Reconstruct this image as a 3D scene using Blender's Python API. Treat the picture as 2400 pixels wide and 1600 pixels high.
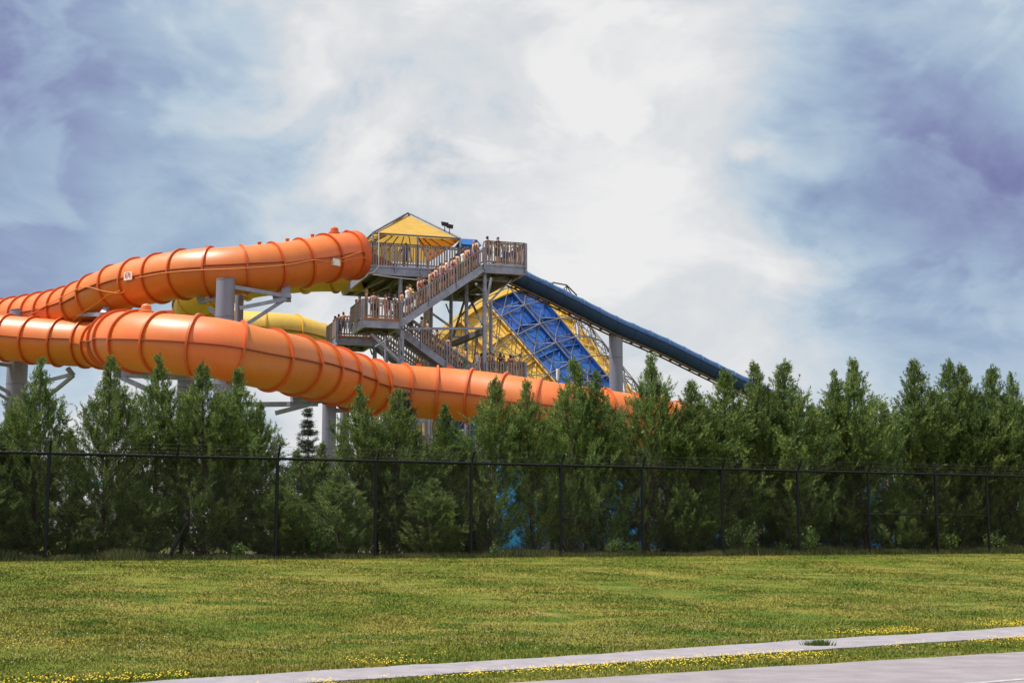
import bpy, bmesh, math, random
import numpy as np
from mathutils import Vector, Matrix, Quaternion

for o in list(bpy.data.objects):
    bpy.data.objects.remove(o)
SC = bpy.context.scene
COL = SC.collection
R = math.radians

# ---------------------------------------------------------------- camera
FPX = 3333.33            # focal length in pixels of a 2400 px wide picture (50 mm on 36 mm)
PITCH = R(7.705)
CAM_Z = 1.6
camd = bpy.data.cameras.new("camera")
camd.lens = 50; camd.sensor_width = 36; camd.clip_end = 9000; camd.clip_start = 0.1
cam = bpy.data.objects.new("camera", camd); COL.objects.link(cam)
cam.location = (0, 0, CAM_Z); cam.rotation_euler = (R(90) + PITCH, 0, 0)
SC.camera = cam
C_F = Vector((0, math.cos(PITCH), math.sin(PITCH)))
C_U = Vector((0, -math.sin(PITCH), math.cos(PITCH)))
C_R = Vector((1, 0, 0))
CAMP = Vector((0, 0, CAM_Z))
def ray(px, py):
    return C_F + C_R * ((px - 1200) / FPX) + C_U * ((800 - py) / FPX)
def P(px, py, Y):
    d = ray(px, py); return CAMP + d * (Y / d.y)
def G(px, py, z):
    d = ray(px, py); return CAMP + d * ((z - CAM_Z) / d.z)

# ---------------------------------------------------------------- sky, sun, exposure
SUN_EL, SUN_AZ = R(65), R(-97)        # azimuth from +Y (view direction) towards +X; negative = from the left
w = bpy.data.worlds.new("World"); SC.world = w; w.use_nodes = True
nt = w.node_tree; nt.nodes.clear()
def N(t, **k):
    n = nt.nodes.new(t)
    for a, b in k.items(): setattr(n, a, b)
    return n
def mathn(op, a, b=None, c=None, clamp=False):
    n = N("ShaderNodeMath", operation=op); n.use_clamp = clamp
    for i, v in enumerate((a, b, c)):
        if v is None: continue
        if isinstance(v, (int, float)): n.inputs[i].default_value = v
        else: nt.links.new(v, n.inputs[i])
    return n.outputs[0]
def maprange(v, a, b, c=0.0, d=1.0, smooth=True):
    n = N("ShaderNodeMapRange"); n.interpolation_type = 'SMOOTHSTEP' if smooth else 'LINEAR'
    nt.links.new(v, n.inputs[0])
    for i, x in enumerate((a, b, c, d)): n.inputs[i + 1].default_value = x
    return n.outputs[0]
tc = N("ShaderNodeTexCoord")
mp = N("ShaderNodeMapping"); mp.inputs["Scale"].default_value = (1, 1, 1.6); nt.links.new(tc.outputs["Generated"], mp.inputs[0])
def noise(scale, detail, rough, dist, off=(0, 0, 0)):
    m2 = N("ShaderNodeMapping"); m2.inputs["Location"].default_value = off; nt.links.new(mp.outputs[0], m2.inputs[0])
    n = N("ShaderNodeTexNoise"); n.inputs["Scale"].default_value = scale; n.inputs["Detail"].default_value = detail
    n.inputs["Roughness"].default_value = rough; n.inputs["Distortion"].default_value = dist
    nt.links.new(m2.outputs[0], n.inputs["Vector"]); return n.outputs["Fac"]
def dirvec(px, py):
    return ray(px, py).normalized()
warp = noise(5.0, 2, 0.6, 0.0, (3.1, 0.4, 7.7))
def bank(px, py, rad_deg, soft_deg, wob=0.05):
    """a cloud bank around one direction of the sky, its edge broken up by noise: 1 inside, 0 outside"""
    d = dirvec(px, py)
    dp = N("ShaderNodeVectorMath", operation='DISTANCE'); nt.links.new(tc.outputs["Generated"], dp.inputs[0]); dp.inputs[1].default_value = d
    v = mathn('ADD', dp.outputs["Value"], mathn('MULTIPLY', mathn('SUBTRACT', warp, 0.5), wob * 8))
    return maprange(v, R(rad_deg - soft_deg), R(rad_deg + soft_deg), 1, 0)
big = noise(2.6, 1, 0.5, 0.0, (1.3, 5.2, 0.3))
mid = noise(6.0, 6, 0.60, 0.35, (4.4, 2.1, 9.0))
bil = maprange(noise(8.0, 4, 0.55, 0.6, (8.8, 0.0, 2.0)), 0.46, 0.60)      # crisper cumulus heads
val = mathn('ADD', 0.905, mathn('MULTIPLY', mathn('SUBTRACT', big, 0.5), 0.45))
val = mathn('ADD', val, mathn('MULTIPLY', mathn('SUBTRACT', mid, 0.5), 1.0))
val = mathn('ADD', val, mathn('MULTIPLY', mathn('SUBTRACT', bil, 0.5), 0.15))
for (px, py, r_, s_, amt, wob) in ((-450, 280, 12.0, 8.5, 0.52, .018), (400, 270, 4.6, 3.6, 0.20, .03), (2850, 300, 12.3, 8.5, 0.53, .018), (2060, 300, 5.0, 3.6, 0.20, .03),
                               (2230, 90, 1.15, .45, 0.24, .04), (1130, 130, 2.4, 1.9, 0.12, .03)):
    val = mathn('SUBTRACT', val, mathn('MULTIPLY', bank(px, py, r_, s_, wob), amt))
for (px, py, r_, s_, amt, wob) in ((1250, 400, 8.0, 6.0, 0.09, .03), (450, 350, 1.3, .9, 0.16, .04), (1740, 365, 1.3, 0.6, .2, .04)):
    val = mathn('ADD', val, mathn('MULTIPLY', bank(px, py, r_, s_, wob), amt))
cr = N("ShaderNodeValToRGB"); nt.links.new(val, cr.inputs[0])
els = cr.color_ramp.elements
els[0].position = 0.02; els[0].color = (0.15, 0.15, 0.345, 1)
els[1].position = 1.0; els[1].color = (0.87, 0.865, 0.86, 1)
for p_, c_ in ((0.22, (0.23, 0.265, 0.465, 1)), (0.42, (0.335, 0.44, 0.605, 1)), (0.62, (0.49, 0.605, 0.715, 1)), (0.82, (0.71, 0.735, 0.76, 1))):
    e = els.new(p_); e.color = c_
sky = N("ShaderNodeTexSky", sky_type='NISHITA'); sky.sun_disc = False
sky.sun_elevation = SUN_EL; sky.sun_rotation = SUN_AZ; sky.altitude = 200; sky.dust_density = 1.5
cl = N("ShaderNodeVectorMath", operation='SCALE'); nt.links.new(cr.outputs[0], cl.inputs[0]); cl.inputs["Scale"].default_value = 10.0
cover = maprange(mid, 0.30, 0.44, 0.72, 0.96)
mx = N("ShaderNodeMixRGB"); nt.links.new(cover, mx.inputs[0]); nt.links.new(sky.outputs[0], mx.inputs[1]); nt.links.new(cl.outputs[0], mx.inputs[2])
bg = N("ShaderNodeBackground"); bg.inputs[1].default_value = 0.083; nt.links.new(mx.outputs[0], bg.inputs[0])
wo = N("ShaderNodeOutputWorld"); nt.links.new(bg.outputs[0], wo.inputs[0])

sund = bpy.data.lights.new("sun", 'SUN'); sund.energy = 5.0; sund.angle = R(3.0); sund.color = (1.0, 0.95, 0.88)
sun = bpy.data.objects.new("sun", sund); COL.objects.link(sun)
sdir = Vector((math.cos(SUN_EL) * math.sin(SUN_AZ), math.cos(SUN_EL) * math.cos(SUN_AZ), math.sin(SUN_EL)))
sun.rotation_euler = sdir.to_track_quat('Z', 'Y').to_euler(); sun.location = (-40, 20, 60)
vs = SC.view_settings; vs.view_transform = 'Standard'; vs.look = 'None'; vs.gamma = 1; vs.exposure = 0.27
SC.display_settings.display_device = 'sRGB'
SC.render.film_transparent = False
try:
    SC.cycles.use_denoising = True; SC.cycles.use_adaptive_sampling = True; SC.cycles.adaptive_threshold = 0.025; SC.cycles.caustics_reflective = False; SC.cycles.caustics_refractive = False; SC.cycles.max_bounces = 4; SC.cycles.diffuse_bounces = 3; SC.cycles.glossy_bounces = 2; SC.cycles.transmission_bounces = 2; SC.cycles.sample_clamp_indirect = 6; SC.cycles.transparent_max_bounces = 8
except Exception: pass

# ---------------------------------------------------------------- materials
def material(name, col, rough=0.6, metal=0.0, var=0.15, scale=3.0, bump=0.0, bscale=40.0, col2=None, rand=0.0, island=0.0, coat=0.0, trans=0.0, streak=False, spec=0.5, alpha=1.0, grime=0.0):
    m = bpy.data.materials.new(name); m.use_nodes = True; t = m.node_tree; b = t.nodes["Principled BSDF"]
    L = t.links.new; nn = t.nodes.new
    tcn = nn("ShaderNodeTexCoord"); mpn = nn("ShaderNodeMapping"); L(tcn.outputs["Object"], mpn.inputs[0])
    if streak: mpn.inputs["Scale"].default_value = (1, 1, 0.18)
    no = nn("ShaderNodeTexNoise"); no.inputs["Scale"].default_value = scale; no.inputs["Detail"].default_value = 6; no.inputs["Roughness"].default_value = .6
    L(mpn.outputs[0], no.inputs["Vector"])
    ra = nn("ShaderNodeValToRGB"); L(no.outputs["Fac"], ra.inputs[0])
    c = Vector(col); lo = [max(0, x * (1 - var)) for x in c]; hi = [min(1, x * (1 + var)) for x in (col2 or col)]
    if col2: lo = list(col); hi = list(col2)
    ra.color_ramp.elements[0].position = .32; ra.color_ramp.elements[1].position = .68
    ra.color_ramp.elements[0].color = (*lo, 1); ra.color_ramp.elements[1].color = (*hi, 1)
    out = ra.outputs[0]
    def vary(src, amt, seed):
        nonlocal out
        hsv = nn("ShaderNodeHueSaturation"); mr = nn("ShaderNodeMapRange"); L(src, mr.inputs[0])
        mr.inputs[3].default_value = 1 - amt; mr.inputs[4].default_value = 1 + amt
        L(mr.outputs[0], hsv.inputs["Value"]); L(out, hsv.inputs["Color"])
        mr2 = nn("ShaderNodeMapRange"); L(src, mr2.inputs[0]); mr2.inputs[3].default_value = .5 + .05 * amt; mr2.inputs[4].default_value = .5 - .05 * amt
        L(mr2.outputs[0], hsv.inputs["Hue"]); out = hsv.outputs[0]
    if grime:     # run-off streaks and dirt blotches with a shape of their own
        mg = nn("ShaderNodeMapping"); mg.inputs["Scale"].default_value = (2.6, 2.6, .35); L(tcn.outputs["Object"], mg.inputs[0])
        ng = nn("ShaderNodeTexNoise"); ng.inputs["Scale"].default_value = 1.7; ng.inputs["Detail"].default_value = 8; ng.inputs["Roughness"].default_value = .7; L(mg.outputs[0], ng.inputs["Vector"])
        rg_ = nn("ShaderNodeMapRange"); L(ng.outputs["Fac"], rg_.inputs[0]); rg_.inputs[1].default_value = .50; rg_.inputs[2].default_value = .78; rg_.inputs[3].default_value = 0; rg_.inputs[4].default_value = grime
        mxg = nn("ShaderNodeMixRGB"); L(rg_.outputs[0], mxg.inputs[0]); L(out, mxg.inputs[1]); mxg.inputs[2].default_value = (0.10, 0.07, 0.055, 1); out = mxg.outputs[0]
    if rand:
        oi = nn("ShaderNodeObjectInfo"); vary(oi.outputs["Random"], rand, 0)
    if island:
        ge = nn("ShaderNodeNewGeometry"); vary(ge.outputs["Random Per Island"], island, 1)
    L(out, b.inputs["Base Color"])
    b.inputs["Roughness"].default_value = rough; b.inputs["Metallic"].default_value = metal
    b.inputs["Specular IOR Level"].default_value = spec
    if coat: b.inputs["Coat Weight"].default_value = coat; b.inputs["Coat Roughness"].default_value = .12
    if bump:
        bn = nn("ShaderNodeTexNoise"); bn.inputs["Scale"].default_value = bscale; bn.inputs["Detail"].default_value = 4; L(tcn.outputs["Object"], bn.inputs["Vector"])
        bu = nn("ShaderNodeBump"); bu.inputs["Strength"].default_value = bump; bu.inputs["Distance"].default_value = .02
        L(bn.outputs["Fac"], bu.inputs["Height"]); L(bu.outputs[0], b.inputs["Normal"])
    o = t.nodes["Material Output"]
    if trans:
        tr = nn("ShaderNodeBsdfTranslucent"); L(out, tr.inputs[0]); ms = nn("ShaderNodeMixShader"); ms.inputs[0].default_value = trans
        L(b.outputs[0], ms.inputs[1]); L(tr.outputs[0], ms.inputs[2]); L(ms.outputs[0], o.inputs[0])
    if alpha < 1: b.inputs["Alpha"].default_value = alpha
    return m
M = {}
M['orange'] = material("orange_gelcoat", (0.62, 0.126, 0.012), .46, var=.10, scale=.5, col2=(0.67, 0.168, 0.020), rand=.13, spec=.75, grime=.16)
M['orange_red'] = material("orange_red_gelcoat", (0.55, 0.095, 0.012), .45, var=.1, scale=1.2, rand=.05)
M['seam'] = material('dark_orange_seam', (0.26, 0.045, 0.006), .5, var=.15)
M['yellow_seam'] = material('dark_yellow_seam', (0.30, 0.17, 0.015), .5, var=.15)
M['orange_pipe'] = material("orange_conduit_paint", (0.66, 0.22, 0.03), .5, var=.1)
M['yellow'] = material("yellow_gelcoat", (0.60, 0.38, 0.035), .48, var=.1, scale=.6, rand=.05, spec=.8, grime=.25)
M['yellow_flange'] = material("yellow_flange_gelcoat", (0.62, 0.36, 0.03), .4, var=.1, rand=.04)
M['fyellow'] = material("funnel_yellow_gelcoat", (0.72, 0.44, 0.06), .5, var=.08, scale=.8, rand=.05)
M['fblue'] = material("funnel_blue_gelcoat", (0.009, 0.088, 0.36), .5, var=.15, scale=.8, rand=.08)
M['navy'] = material("navy_gelcoat", (0.009, 0.030, 0.090), .5, var=.2, scale=.7, col2=(0.013, 0.042, 0.125), spec=.3)
M['rim_blue'] = material("blue_screen_net", (0.045, 0.125, 0.30), .7, var=.2, scale=2, alpha=.85, spec=.2)
M['rail_blue'] = material("blue_rail_paint", (0.035, 0.10, 0.26), .4)
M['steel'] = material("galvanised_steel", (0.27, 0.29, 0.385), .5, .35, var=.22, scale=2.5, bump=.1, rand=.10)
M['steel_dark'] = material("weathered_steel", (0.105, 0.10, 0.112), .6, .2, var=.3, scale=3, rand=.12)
M['frame'] = material('grey_frame_steel', (0.165, 0.16, 0.175), .5, .2, var=.25, scale=2, rand=.15)
M['rust'] = material("rusty_steel", (0.15, 0.085, 0.055), .75, .1, var=.4, scale=4)
M['column'] = material("blue_grey_painted_steel_column", (0.215, 0.22, 0.30), .55, .1, var=.14, scale=1.4, bump=.08, streak=True, grime=.35)
M['concrete_col'] = material("tan_concrete_column", (0.42, 0.36, 0.30), .8, var=.15, scale=2, streak=True)
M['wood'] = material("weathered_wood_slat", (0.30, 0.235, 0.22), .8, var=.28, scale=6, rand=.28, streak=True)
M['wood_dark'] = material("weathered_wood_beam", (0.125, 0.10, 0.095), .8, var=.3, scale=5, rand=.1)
M['wood_red'] = material("reddish_timber_board", (0.36, 0.16, 0.08), .8, var=.25, scale=5)
M['canvas'] = material("yellow_canvas", (0.66, 0.42, 0.085), .8, var=.08, scale=1.5, trans=.38)
M['canvas_orange'] = material("orange_canvas", (0.70, 0.26, 0.03), .8, var=.08, scale=1.5, trans=.38)
M['lightblue_canvas'] = material("pale_blue_screen", (0.62, 0.70, 0.86), .8, var=.06, trans=.6)
M['kiosk_blue'] = material("blue_kiosk_paint", (0.03, 0.16, 0.48), .45, var=.1)
M['poster'] = material("pale_blue_poster", (0.40, 0.62, 0.80), .6, var=.35, scale=5, col2=(0.62, 0.76, 0.86))
M['white_panel'] = material("white_panel", (0.75, 0.74, 0.72), .6, var=.06)
M['red_print'] = material("red_print", (0.55, 0.10, 0.05), .6, var=.2)
M['black'] = material("black_metal", (0.02, 0.02, 0.022), .5)
M['glass_lamp'] = material("lamp_glass", (0.5, 0.52, 0.55), .1)
M['fence_black'] = material("black_vinyl_coat", (0.006, 0.007, 0.011), .45, var=.15, spec=.25)
M['barb'] = material("barbed_wire_steel", (0.06, 0.06, 0.065), .5, .2)
M['foliage'] = None
M['bark'] = material("cedar_bark", (0.13, 0.085, 0.06), .9, var=.35, scale=8, bump=.3)
M['teal'] = material("turquoise_shade_cloth", (0.03, 0.42, 0.55), .7, var=.1)
M['pool_blue'] = material("bright_blue_pool_panel", (0.015, 0.27, 0.66), .5, var=.12, scale=1.5, rand=.1)

def foliage_mat(name, dark, light, tip, trans=.28):
    m = bpy.data.materials.new(name); m.use_nodes = True; t = m.node_tree; b = t.nodes["Principled BSDF"]; L = t.links.new; nn = t.nodes.new
    ge = nn("ShaderNodeNewGeometry"); ra = nn("ShaderNodeValToRGB"); L(ge.outputs["Random Per Island"], ra.inputs[0])
    e = ra.color_ramp.elements; e[0].position = 0; e[0].color = (*dark, 1); e[1].position = 1; e[1].color = (*tip, 1)
    k = e.new(.65); k.color = (*light, 1)
    at = nn("ShaderNodeAttribute"); at.attribute_name = "clump"
    oi = nn("ShaderNodeObjectInfo")
    mr = nn("ShaderNodeMapRange"); L(at.outputs["Fac"], mr.inputs[0]); mr.inputs[3].default_value = .50; mr.inputs[4].default_value = 1.60
    mr2 = nn("ShaderNodeMapRange"); L(oi.outputs["Random"], mr2.inputs[0]); mr2.inputs[3].default_value = .85; mr2.inputs[4].default_value = 1.15
    mu = nn("ShaderNodeMath"); mu.operation = 'MULTIPLY'; L(mr.outputs[0], mu.inputs[0]); L(mr2.outputs[0], mu.inputs[1])
    hs = nn("ShaderNodeHueSaturation"); L(mu.outputs[0], hs.inputs["Value"]); L(ra.outputs[0], hs.inputs["Color"])
    mr3 = nn("ShaderNodeMapRange"); L(at.outputs["Fac"], mr3.inputs[0]); mr3.inputs[3].default_value = .525; mr3.inputs[4].default_value = .475
    L(mr3.outputs[0], hs.inputs["Hue"])
    L(hs.outputs[0], b.inputs["Base Color"]); b.inputs["Roughness"].default_value = .55; b.inputs["Specular IOR Level"].default_value = .35
    tr = nn("ShaderNodeBsdfTranslucent"); L(hs.outputs[0], tr.inputs[0]); ms = nn("ShaderNodeMixShader"); ms.inputs[0].default_value = trans
    L(b.outputs[0], ms.inputs[1]); L(tr.outputs[0], ms.inputs[2]); L(ms.outputs[0], t.nodes["Material Output"].inputs[0])
    return m
M['foliage'] = foliage_mat("cedar_foliage", (0.042, 0.082, 0.033), (0.120, 0.196, 0.050), (0.32, 0.37, 0.075))
M['spruce'] = foliage_mat("spruce_needles", (0.018, 0.034, 0.022), (0.035, 0.060, 0.032), (0.06, 0.09, 0.04), .15)
M['leaf'] = foliage_mat("broad_green_leaves", (0.05, 0.10, 0.02), (0.085, 0.16, 0.03), (0.14, 0.22, 0.045), .4)
M['dead'] = foliage_mat('dead_brown_twigs', (0.05, 0.035, 0.022), (0.10, 0.07, 0.04), (0.16, 0.11, 0.06), .15)
M['weed'] = foliage_mat("weeds", (0.04, 0.06, 0.02), (0.09, 0.11, 0.03), (0.20, 0.17, 0.07), .3)

# ---------------------------------------------------------------- mesh helpers
class MB:
    def __init__(s): s.v = []; s.f = []
    def add(s, vs, fs):
        b = len(s.v); s.v += [tuple(x) for x in vs]; s.f += [tuple(i + b for i in f) for f in fs]; return s
    def hexa(s, pts):   # 8 points: bottom 0-3, top 4-7
        return s.add(pts, [(3, 2, 1, 0), (4, 5, 6, 7), (0, 1, 5, 4), (1, 2, 6, 5), (2, 3, 7, 6), (3, 0, 4, 7)])
    def box(s, c, d):
        x, y, z = c; a, b, e = d[0] / 2, d[1] / 2, d[2] / 2
        return s.hexa([(x - a, y - b, z - e), (x + a, y - b, z - e), (x + a, y + b, z - e), (x - a, y + b, z - e),
                       (x - a, y - b, z + e), (x + a, y - b, z + e), (x + a, y + b, z + e), (x - a, y + b, z + e)])
    def bar(s, a, b, wd, ht, up=(0, 0, 1)):
        a, b, up = Vector(a), Vector(b), Vector(up); t = (b - a).normalized()
        sd = t.cross(up)
        if sd.length < 1e-4: sd = t.cross(Vector((1, 0, 0)))
        sd.normalize(); u = sd.cross(t).normalized(); sd *= wd / 2; u *= ht / 2
        return s.hexa([a - sd - u, a + sd - u, b + sd - u, b - sd - u, a - sd + u, a + sd + u, b + sd + u, b - sd + u])
    def tube(s, a, b, r0, r1=None, n=10, caps=True):
        return s.poly([a, b], [r0, r0 if r1 is None else r1], n, caps)
    def poly(s, pts, rs, n=10, caps=True):
        pts = [Vector(p) for p in pts]
        if isinstance(rs, (int, float)): rs = [rs] * len(pts)
        base = len(s.v); prev = None
        for i, p in enumerate(pts):
            t = (pts[min(i + 1, len(pts) - 1)] - pts[max(i - 1, 0)]).normalized()
            if prev is None:
                ref = Vector((0, 0, 1)) if abs(t.z) < .9 else Vector((1, 0, 0)); sd = t.cross(ref).normalized()
            else:
                sd = (prev - t * prev.dot(t)).normalized()
            prev = sd; u = sd.cross(t)
            for k in range(n):
                a = 2 * math.pi * k / n; s.v.append(tuple(p + (sd * math.cos(a) + u * math.sin(a)) * rs[i]))
        m = len(pts)
        for i in range(m - 1):
            for k in range(n):
                a0 = base + i * n + k; a1 = base + i * n + (k + 1) % n
                s.f.append((a0, a1, a1 + n, a0 + n))
        if caps:
            s.f.append(tuple(base + k for k in range(n))[::-1]); s.f.append(tuple(base + (m - 1) * n + k for k in range(n)))
        return s
    def lathe(s, prof, n=16, c=(0, 0, 0)):
        base = len(s.v)
        for r, z in prof:
            for k in range(n):
                a = 2 * math.pi * k / n; s.v.append((c[0] + r * math.cos(a), c[1] + r * math.sin(a), c[2] + z))
        for i in range(len(prof) - 1):
            for k in range(n):
                a0 = base + i * n + k; a1 = base + i * n + (k + 1) % n; s.f.append((a0, a1, a1 + n, a0 + n))
        s.f.append(tuple(base + k for k in range(n))[::-1]); s.f.append(tuple(base + (len(prof) - 1) * n + k for k in range(n)))
        return s
    def mesh(s, name, mat=None, smooth=False):
        me = bpy.data.meshes.new(name); me.from_pydata(s.v, [], s.f); 
        if mat: me.materials.append(mat)
        if smooth: me.polygons.foreach_set("use_smooth", [True] * len(me.polygons))
        me.update(); return me
    def build(s, name, mat, parent=None, smooth=False, **kw):
        return link(name, s.mesh(name, mat, smooth), parent, **kw)
def autosmooth(me, ang=35):
    bm = bmesh.new(); bm.from_mesh(me)
    bmesh.ops.recalc_face_normals(bm, faces=bm.faces)
    for f in bm.faces: f.smooth = True
    for e in bm.edges:
        if len(e.link_faces) == 2 and e.calc_face_angle(0) > R(ang): e.smooth = False
    bm.to_mesh(me); bm.free()
def link(name, data, parent=None, loc=None, rot=None, scale=None, matrix=None, label=None, cat=None, group=None, kind=None):
    o = bpy.data.objects.new(name, data); COL.objects.link(o)
    if parent is not None: o.parent = parent
    if matrix is not None: o.matrix_local = matrix
    if loc is not None: o.location = loc
    if rot is not None: o.rotation_euler = rot
    if scale is not None: o.scale = scale
    for k_, v_ in (("label", label), ("category", cat), ("group", group), ("kind", kind)):
        if v_: o[k_] = v_
    return o
def thing(name, label, cat, loc=(0, 0, 0), rotz=0, group=None):
    return link(name, None, loc=loc, rot=(0, 0, rotz), label=label, cat=cat, group=group)
def np_mesh(name, verts, tris, mat, attr=None, smooth=False):
    """verts (n,3), tris (m,3|4) numpy -> mesh, fast"""
    me = bpy.data.meshes.new(name); k = tris.shape[1]
    me.vertices.add(len(verts)); me.vertices.foreach_set("co", np.ascontiguousarray(verts, dtype=np.float32).ravel())
    me.loops.add(tris.size); me.loops.foreach_set("vertex_index", np.ascontiguousarray(tris, dtype=np.int32).ravel())
    me.polygons.add(len(tris)); me.polygons.foreach_set("loop_start", np.arange(0, tris.size, k, dtype=np.int32))
    try: me.polygons.foreach_set("loop_total", np.full(len(tris), k, dtype=np.int32))
    except Exception: pass
    me.update(calc_edges=True)
    if attr is not None:
        at = me.attributes.new("clump", 'FLOAT', 'POINT'); at.data.foreach_set("value", np.ascontiguousarray(attr, dtype=np.float32))
    me.materials.append(mat)
    if smooth: me.polygons.foreach_set("use_smooth", np.ones(len(tris), dtype=bool))
    return me
ORD = "first second third fourth fifth sixth seventh eighth ninth tenth eleventh twelfth thirteenth fourteenth fifteenth sixteenth seventeenth eighteenth nineteenth twentieth".split()
def ordinal(i):
    if i < 20: return ORD[i]
    tens = {2: "twenty", 3: "thirty", 4: "forty"}
    n = i + 1
    if n % 10 == 0: return {3: "thirtieth", 4: "fortieth"}[n // 10]
    return tens[n // 10] + "-" + ORD[n % 10 - 1]
# ================================================================ ground, path, road
ZB = 0.88                                   # level of the fence foot and of the park behind it
FA, FB = G(0, 1314, ZB), G(2400, 1295.5, ZB)
FD = (FB - FA); FD.z = 0; FD.normalize(); FN = Vector((-FD.y, FD.x, 0))       # along the fence, and away from the road
U0, U1 = G(325, 1600, 0), G(2400, 1469, 0)  # far edge of the footpath
D0, D1 = G(735, 1600, 0), G(2400, 1492, 0)  # near edge of the footpath
E0, E1 = G(1215, 1600, 0), G(2400, 1527, 0) # far edge of the road
def lin(a, b):
    d = (b - a).normalized(); return a, d, Vector((-d.y, d.x, 0))
LU, LD, LE = lin(U0, U1), lin(D0, D1), lin(E0, E1)
def sd(l, X, Y): return (X - l[0].x) * l[2].x + (Y - l[0].y) * l[2].y
LF = (FA, FD, FN)
def zg(X, Y):
    X = np.asarray(X, float); Y = np.asarray(Y, float)
    d1 = sd(LU, X, Y) - 0.3; d2 = -sd(LF, X, Y)
    w_ = np.where(d2 <= 0, 1.0, np.clip(d1, 0, None) / np.maximum(np.clip(d1, 0, None) + np.clip(d2, 0, None), 1e-6))
    bumps = 0.035 * np.sin(X * .9 + 1.3 * np.sin(Y * .35)) * np.sin(Y * .7 + X * .2) * np.clip(4 * w_ * (1 - w_), 0, 1)
    return ZB * (.45 * w_ + .55 * w_ * w_ * (3 - 2 * w_)) + bumps
def zg1(x, y): return float(zg(x, y))

def grass_mat(name, island):
    m = bpy.data.materials.new(name); m.use_nodes = True; t = m.node_tree; b = t.nodes["Principled BSDF"]; L = t.links.new; nn = t.nodes.new
    tcn = nn("ShaderNodeTexCoord")
    def nz(scale, det, sx=1.0, off=0.0):
        mp_ = nn("ShaderNodeMapping"); mp_.inputs["Scale"].default_value = (sx, 1, 0.0); mp_.inputs["Location"].default_value = (off, off * .7, 0); L(tcn.outputs["Object"], mp_.inputs[0])
        n_ = nn("ShaderNodeTexNoise"); n_.inputs["Scale"].default_value = scale; n_.inputs["Detail"].default_value = det; n_.inputs["Roughness"].default_value = .65; n_.inputs["Distortion"].default_value = .4
        L(mp_.outputs[0], n_.inputs["Vector"]); return n_.outputs["Fac"]
    def ramp(v, a, b_):
        mr = nn("ShaderNodeMapRange"); mr.interpolation_type = 'SMOOTHSTEP'; L(v, mr.inputs[0]); mr.inputs[1].default_value = a; mr.inputs[2].default_value = b_; return mr.outputs[0]
    def mix(f, c1, c2):
        x = nn("ShaderNodeMixRGB"); L(f, x.inputs[0])
        for i, c in ((1, c1), (2, c2)):
            if isinstance(c, tuple): x.inputs[i].default_value = (*c, 1)
            else: L(c, x.inputs[i])
        return x.outputs[0]
    c = mix(ramp(nz(.30, 7), .38, .62), (0.100, 0.126, 0.017), (0.195, 0.176, 0.037))       # green / olive sweeps
    c = mix(ramp(nz(.9, 6, .6, 11), .47, .64), c, (0.058, 0.102, 0.012))                     # darker clover patches
    c = mix(ramp(nz(.6, 7, .8, 23), .56, .78), c, (0.29, 0.205, 0.085))                       # dry straw
    c = mix(ramp(nz(5, 5, 1, 31), .45, .75), c, (0.108, 0.130, 0.018))
    if island:
        ge = nn("ShaderNodeNewGeometry"); hs = nn("ShaderNodeHueSaturation"); mr = nn("ShaderNodeMapRange"); L(ge.outputs["Random Per Island"], mr.inputs[0])
        mr.inputs[3].default_value = .84; mr.inputs[4].default_value = 1.18; L(mr.outputs[0], hs.inputs["Value"]); L(c, hs.inputs["Color"]); c = hs.outputs[0]
        mr3 = nn("ShaderNodeMapRange"); L(ge.outputs["Random Per Island"], mr3.inputs[0]); mr3.inputs[3].default_value = .515; mr3.inputs[4].default_value = .48; L(mr3.outputs[0], hs.inputs["Hue"])
    L(c, b.inputs["Base Color"]); b.inputs["Roughness"].default_value = .7; b.inputs["Specular IOR Level"].default_value = .05
    if island:
        gn = nn("ShaderNodeNewGeometry"); vm = nn("ShaderNodeVectorMath"); vm.operation = 'MULTIPLY_ADD'; L(gn.outputs["Normal"], vm.inputs[0]); vm.inputs[1].default_value = (.35, .35, .35); vm.inputs[2].default_value = (0, 0, .8)
        vn = nn("ShaderNodeVectorMath"); vn.operation = 'NORMALIZE'; L(vm.outputs[0], vn.inputs[0]); L(vn.outputs[0], b.inputs["Normal"])
        tr = nn("ShaderNodeBsdfTranslucent"); L(c, tr.inputs[0]); ms = nn("ShaderNodeMixShader"); ms.inputs[0].default_value = .22
        L(b.outputs[0], ms.inputs[1]); L(tr.outputs[0], ms.inputs[2]); L(ms.outputs[0], t.nodes["Material Output"].inputs[0])
    return m
M['grass_soil'] = grass_mat("mown_grass_thatch", False)
M['grass'] = grass_mat("grass_blades", True)

xs = np.concatenate([[-4000, -1200, -400, -140, -90], np.arange(-60, 90.1, 1.5), [120, 200, 500, 1500, 4000]])
ys = np.concatenate([[-60, -20, -5], np.arange(0, 78.1, 1.0), [85, 95, 110, 140, 200, 400, 1200, 5000]])
XX, YY = np.meshgrid(xs, ys); ZZ = zg(XX, YY)
nx, ny = len(xs), len(ys); idx = np.arange(nx * ny).reshape(ny, nx)
quads = np.stack([idx[:-1, :-1], idx[:-1, 1:], idx[1:, 1:], idx[1:, :-1]], -1).reshape(-1, 4)
link("ground", np_mesh("ground", np.stack([XX, YY, ZZ], -1).reshape(-1, 3), quads, M['grass_soil'], smooth=True), kind='structure', label="grassy bank rising from the footpath to the fence")

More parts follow.
